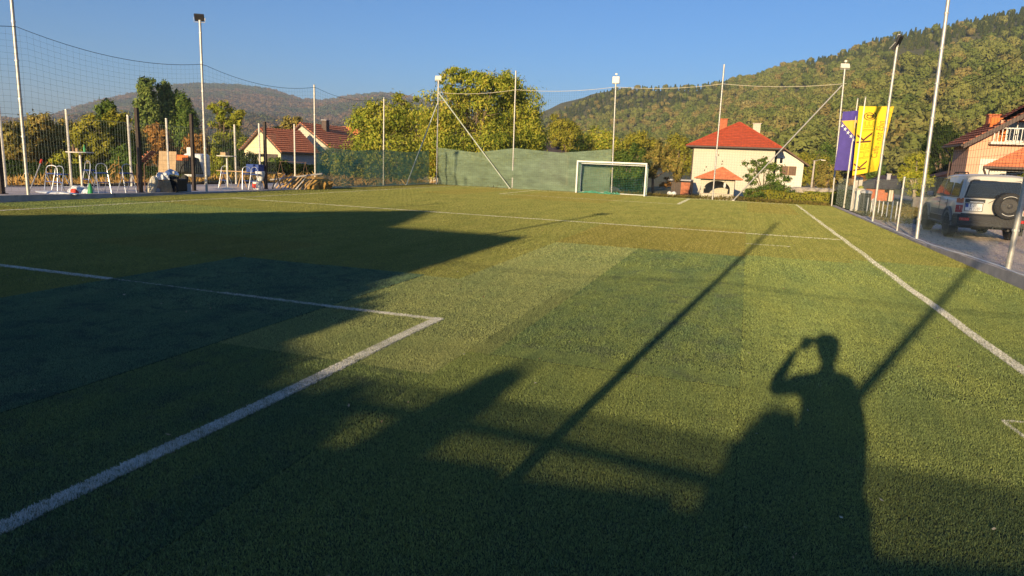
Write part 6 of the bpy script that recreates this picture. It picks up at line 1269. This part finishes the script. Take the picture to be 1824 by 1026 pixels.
cloth('green shade cloth low along the near end behind the photographer', 'b', -1.2, [(-4.6, 1.32), (-1.5, 1.30), (1.6, 1.27), (4.56, 1.36)], 1.02, 'cloth_near', .02, 3, 'green shade cloths')
r = np.random.default_rng(90); t = thing('added_shade_tree', 'unseen slender tree added behind the photographer to shade part of the car', 'tree', (2.42, -9.0, -.3))  # added unseen tree, crown shaped to shade part of the car
p_, o_ = lobe_points([(0, 0, 7.2, .62, .8, .6), (.0, 0, 7.6, .78, .8, .9), (0, 0, 8.6, .7, .8, .9), (-.2, 0, 7.6, .5, .5, .5)], 5200, r, .2); V, F = cards(5200, p_, o_+.7*r.normal(size=(5200, 3)), np.full(5200, .13), .8, 0, 90)
link('crown', mesh_np('crown', V, F, M['leaf_green']), t); MB().tube([(0, 0, 0), (.05, 0, 3), (0, 0, 6), (0, 0, 8.6)], [.07, .06, .05, .02], 8).build('trunk', M['bark'], t, smooth=True)
w_ = MB(); rr = random.Random(2)
for k in range(26): x = -19.5+k*.94; z0, z1 = 1.06+rr.uniform(-.02, .03), 1.08+rr.uniform(-.02, .03); w_.hexa([(x, -1.55, -.05), (x+.94, -1.55, -.05), (x+.94, -1.35, -.05), (x, -1.35, -.05), (x, -1.55, z0), (x+.94, -1.55, z1), (x+.94, -1.35, z1), (x, -1.35, z0)])
tag(w_.build('boundary_wall', M['concrete'], None), 'waist high concrete boundary wall behind the photographer', 'wall')
t = thing('cable', 'thick sagging cable along the near end fence behind the photographer', 'cable', (-4.6, -1.1, 1.14)); MB().tube([(0, 0, .0), (1.6, 0, .02), (3.1, 0, 0), (4.0, .0, -.03), (4.9, 0, -.04)], .026, 8).build('line', M['rope'], t)
MB().box(-.03, .03, -.03, .03, -.1, .1).build('clip', M['black'], t)
def columnar(label, c, prof, n, seed):  # unseen shrubs added in forms that match two soft shadows
    r = np.random.default_rng(seed); t = thing('thuja', label, 'shrub', c, 0, 'thujas added for their shadows behind the photographer'); z = r.random(n)*prof[-1][0]; th = r.random(n)*6.283; rr_ = np.interp(z, [p[0] for p in prof], [p[1] for p in prof])*(.75+.28*r.random(n))
    P = np.stack([rr_*np.cos(th), rr_*np.sin(th), z], 1); O = np.stack([np.cos(th), np.sin(th), .4+0*th], 1)+.5*r.normal(size=(n, 3)); V, F = cards(n, P, O, np.full(n, .075), .7, 0, seed)
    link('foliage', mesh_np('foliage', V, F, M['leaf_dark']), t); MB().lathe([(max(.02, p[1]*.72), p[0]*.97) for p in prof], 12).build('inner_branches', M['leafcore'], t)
columnar('unseen columnar thuja added for its slim shadow, left of the photographer', (-3.12, -9, 0), [(0, .26), (2.4, .25), (2.95, .21), (3.2, .10)], 4200, 5)
columnar('unseen broader thuja added for its shadow, close behind the photographer', (-.62, -5, 0), [(0, .50), (1.3, .38), (1.9, .30), (2.15, .22), (2.27, .10)], 3800, 6)
# neighbour house: gable and lower wing
zr0 = 0
t = thing('neighbour_house', 'gabled house with a lower wing standing behind the near end of the pitch', 'house', (-12.5, -8, 0)); base = np.array([-12.5, -8, 0.])
MB().prism([(-9.5, -.0, 0), (1.6, 0, 0), (1.6, 0, 5.15), (0, 0, 6.15), (-9.5, 0, 2.7)], (0, -7, 0)).build('wall', M['plaster_cream'], t)
rf = MB().tube([(0, .3, 6.25), (0, -7.3, 6.25)], .08, 6).build('roof', M['tile_orange'], t)
roof_slope(rf, (-23, -7.6, 2.35), (-23, -15.3, 2.35), (-12.5, -7.6, 6.27), (-12.5, -15.3, 6.27), 16, 'tile_orange', base=base); roof_slope(rf, (-10.6, -7.6, 5.15), (-10.6, -15.3, 5.15), (-12.5, -7.6, 6.27), (-12.5, -15.3, 6.27), 6, 'tile_orange', base=base)
MB().box(1.602, 5.35, -6, 0, 0, 4.95).build('wing_wall', M['plaster_cream'], t); MB().box(1.3, 5.55, -6.3, .25, 4.95, 5.13).build('wing_roof', M['concrete'], t)
for x in (-6, -3.4): window(t, (x, .0, 1.6), 1.1, 1.2)

# bushes beside the neighbour house, built where they stand
def bush_at(label, c, lobes, n, ls, leafm, seed):
    r = np.random.default_rng(seed); t = thing('bush', label, 'shrub', c); p, o = lobe_points(lobes, n, r, .3); V, F = cards(n, p, o+.7*r.normal(size=(n, 3)), np.full(n, ls), .8, 0, seed)
    link('foliage', mesh_np('foliage', V, F, M[leafm]), t); mb = MB()
    for L in lobes: mb.tube([(0, 0, 0), (L[0]*.5, L[1]*.5, L[2]*.6), L[:3]], [.07, .05, .02], 6)
    mb.build('stems', M['bark'], t)
bush_at('rounded evergreen bush against the wing of the neighbour house', (-6.0, -7.2, 0), [(-.2, 0, 1.5, 1.1, .9, 1.6), (.4, 0, 2.3, .6, .6, 1.0), (1.0, 0, 1.6, .7, .7, 1.1), (-.3, 0, 3.0, .55, .5, .45)], 8000, .14, 'leaf_dark', 81)
bush_at('smaller evergreen bush further right of the neighbour house', (-4.2, -6.6, 0), [(0, 0, 1.2, .8, .8, 1.2), (-.5, 0, 2.0, .45, .5, .6), (.5, 0, 1.9, .5, .5, .55)], 6000, .13, 'leaf_dark', 82)

# the photographer, raising the phone: only the shadow falls into the picture
def person():
    t = thing('person', 'person in a cap raising a phone with the left hand, standing behind the camera', 'person', (0.165, -.30, 0))
    J = {'pelvis': (0, 0, .98), 'waist': (0, 0, 1.10), 'chest': (0, 0, 1.32), 'neck0': (0, 0, 1.50), 'neck': (0, .02, 1.58), 'head': (0, .04, 1.68), 'crown': (0, .03, 1.78),
         'ls': (-.17, 0, 1.45), 'rs': (.17, 0, 1.45), 'le': (-.40, .06, 1.34), 'le2': (-.40, .09, 1.38), 'lw': (-.27, .14, 1.665), 're': (.19, -.02, 1.18), 'rw': (.17, .08, .96), 'lh': (-.10, 0, .94), 'rh': (.10, 0, .94), 'lk': (-.13, .02, .52), 'rk': (.13, .02, .52), 'la': (-.15, -.02, .09), 'ra': (.15, -.02, .09), 'lt': (-.17, .17, .04), 'rt': (.17, .17, .04)}
    E = [('pelvis', 'waist'), ('waist', 'chest'), ('chest', 'neck0'), ('neck0', 'neck'), ('neck', 'head'), ('head', 'crown'), ('chest', 'ls'), ('chest', 'rs'), ('ls', 'le'), ('le', 'le2'), ('le2', 'lw'), ('rs', 're'), ('re', 'rw'), ('pelvis', 'lh'), ('pelvis', 'rh'), ('lh', 'lk'), ('rh', 'rk'), ('lk', 'la'), ('rk', 'ra'), ('la', 'lt'), ('ra', 'rt')]
    Rr = {'pelvis': .195, 'waist': .185, 'chest': .185, 'neck0': .085, 'neck': .062, 'head': .088, 'crown': .075, 'ls': .09, 'rs': .09, 'le': .060, 'le2': .058, 'lw': .032, 're': .062, 'rw': .032, 'lh': .12, 'rh': .12, 'lk': .08, 'rk': .08, 'la': .045, 'ra': .045, 'lt': .035, 'rt': .035}
    def skin(name, J, E, Rr, root, m, parent, sub=2):
        k = list(J); me = bpy.data.meshes.new(name); me.from_pydata([J[a] for a in k], [(k.index(a), k.index(b)) for a, b in E], []); o = link(name, me, parent); md = o.modifiers.new('skin', 'SKIN')
        for i, a in enumerate(k): me.skin_vertices[0].data[i].radius = (Rr[a], Rr[a]*.85 if Rr[a] > .12 else Rr[a]); me.skin_vertices[0].data[i].use_root = (a == root)
        s = o.modifiers.new('sub', 'SUBSURF'); s.levels = sub; s.render_levels = sub; me.materials.append(m); return o
    body = skin('body', J, E, Rr, 'pelvis', M['trousers'], t)
    # head with face
    hd = MB().lathe([(.02, -.125), (.055, -.115), (.075, -.07), (.085, 0), (.085, .05), (.07, .10), (.03, .125)], 20).build('head', M['skin'], t, loc=(0, .05, 1.70), smooth=True); hd.scale = (1.12, 1.2, 1)
    MB().prism([(-.014, .08, -.035), (.014, .08, -.035), (0, .125, -.03), (0, .085, .02)], (0, 0, .001)).build('nose', M['skin'], hd); MB().box(-.026, .026, .070, .082, -.072, -.062).build('mouth', M['tile_brown'], hd)
    for s in (-1, 1): MB().lathe([(.0, -.012), (.012, 0), (.0, .012)], 10).build('eye', M['white'], hd, loc=(s*.032, .074, .005)); MB().box(s*.088-.008, s*.088+.008, -.02, .02, -.035, .03).build('ear', M['skin'], hd, bevel=.006)
    cp = MB().lathe([(.118, 0), (.120, .05), (.108, .10), (.07, .13), (.01, .14)], 20).build('cap', M['navy'], t, loc=(0, .045, 1.735), smooth=True); MB().prism([(-.125, .03, .0), (.125, .03, .0), (.09, .20, -.01), (-.09, .20, -.01)], (0, 0, .012)).build('brim', M['navy'], cp)
    MB().tube([(0, 0, 0), (.0, -.005, .07), (0, -.01, .10)], .045, 10).build('neck', M['skin'], t, loc=(0, .01, 1.52))
    # hands with separate fingers; the left one closes round the phone
    def hand(w, fdir, up_, s, curl):
        w = Vector(w); f = Vector(fdir).normalized(); u = Vector(up_).normalized(); sd_ = f.cross(u).normalized()*s
        Jh = {'w': tuple(w), 'p': tuple(w+f*.05), 'k': tuple(w+f*.085)}; h = skin('hand', Jh, [('w', 'p'), ('p', 'k')], {'w': .028, 'p': .036, 'k': .032}, 'p', M['skin'], t, 2)
        for i, (o_, L_) in enumerate(((-.027, .070), (-.009, .080), (.009, .075), (.026, .060))):
            b = w+f*.075+sd_*o_; p1 = b+(f*math.cos(curl*.4)-u*math.sin(curl*.4))*L_*.5; p2 = p1+(f*math.cos(curl)-u*math.sin(curl))*L_*.3; p3 = p2+(f*math.cos(curl*1.5)-u*math.sin(curl*1.5))*L_*.25
            skin('finger', {'a': tuple(b), 'b': tuple(p1), 'c': tuple(p2), 'd': tuple(p3)}, [('a', 'b'), ('b', 'c'), ('c', 'd')], {'a': .010, 'b': .009, 'c': .008, 'd': .007}, 'a', M['skin'], h, 1)
        b = w+f*.025-sd_*.03; skin('thumb', {'a': tuple(b), 'b': tuple(b-sd_*.03+f*.025-u*.01), 'c': tuple(b-sd_*.035+f*.055-u*.02)}, [('a', 'b'), ('b', 'c')], {'a': .013, 'b': .010, 'c': .009}, 'a', M['skin'], h, 1)
    hand((-.262, .15, 1.675), (.92, .28, .22), (0, -1, 0), 1, .5); hand((.17, .09, .95), (-.1, .1, -.95), (0, -1, 0), -1, .6)
person()
MB_ = MB().box(-.075, .075, -.052, -.044, -.035, .035).build('phone', M['black'], None, loc=(.005, -.02, 1.745), bevel=.003); tag(MB_, 'black phone held up by the photographer', 'phone')
# air
hz, nt, out = new_mat('haze_air'); pv = nt.nodes.new('ShaderNodeVolumePrincipled'); pv.inputs['Color'].default_value = (0.60, 0.76, 1.0, 1); pv.inputs['Density'].default_value = HAZE; pv.inputs['Anisotropy'].default_value = 0.0
nt.links.new(pv.outputs[0], out.inputs['Volume'])
if HAZE > 0:
    h_ = MB().box(-3600, 2400, -3000, 3600, -6, 245).build('haze', hz); h_['kind'] = 'stuff'
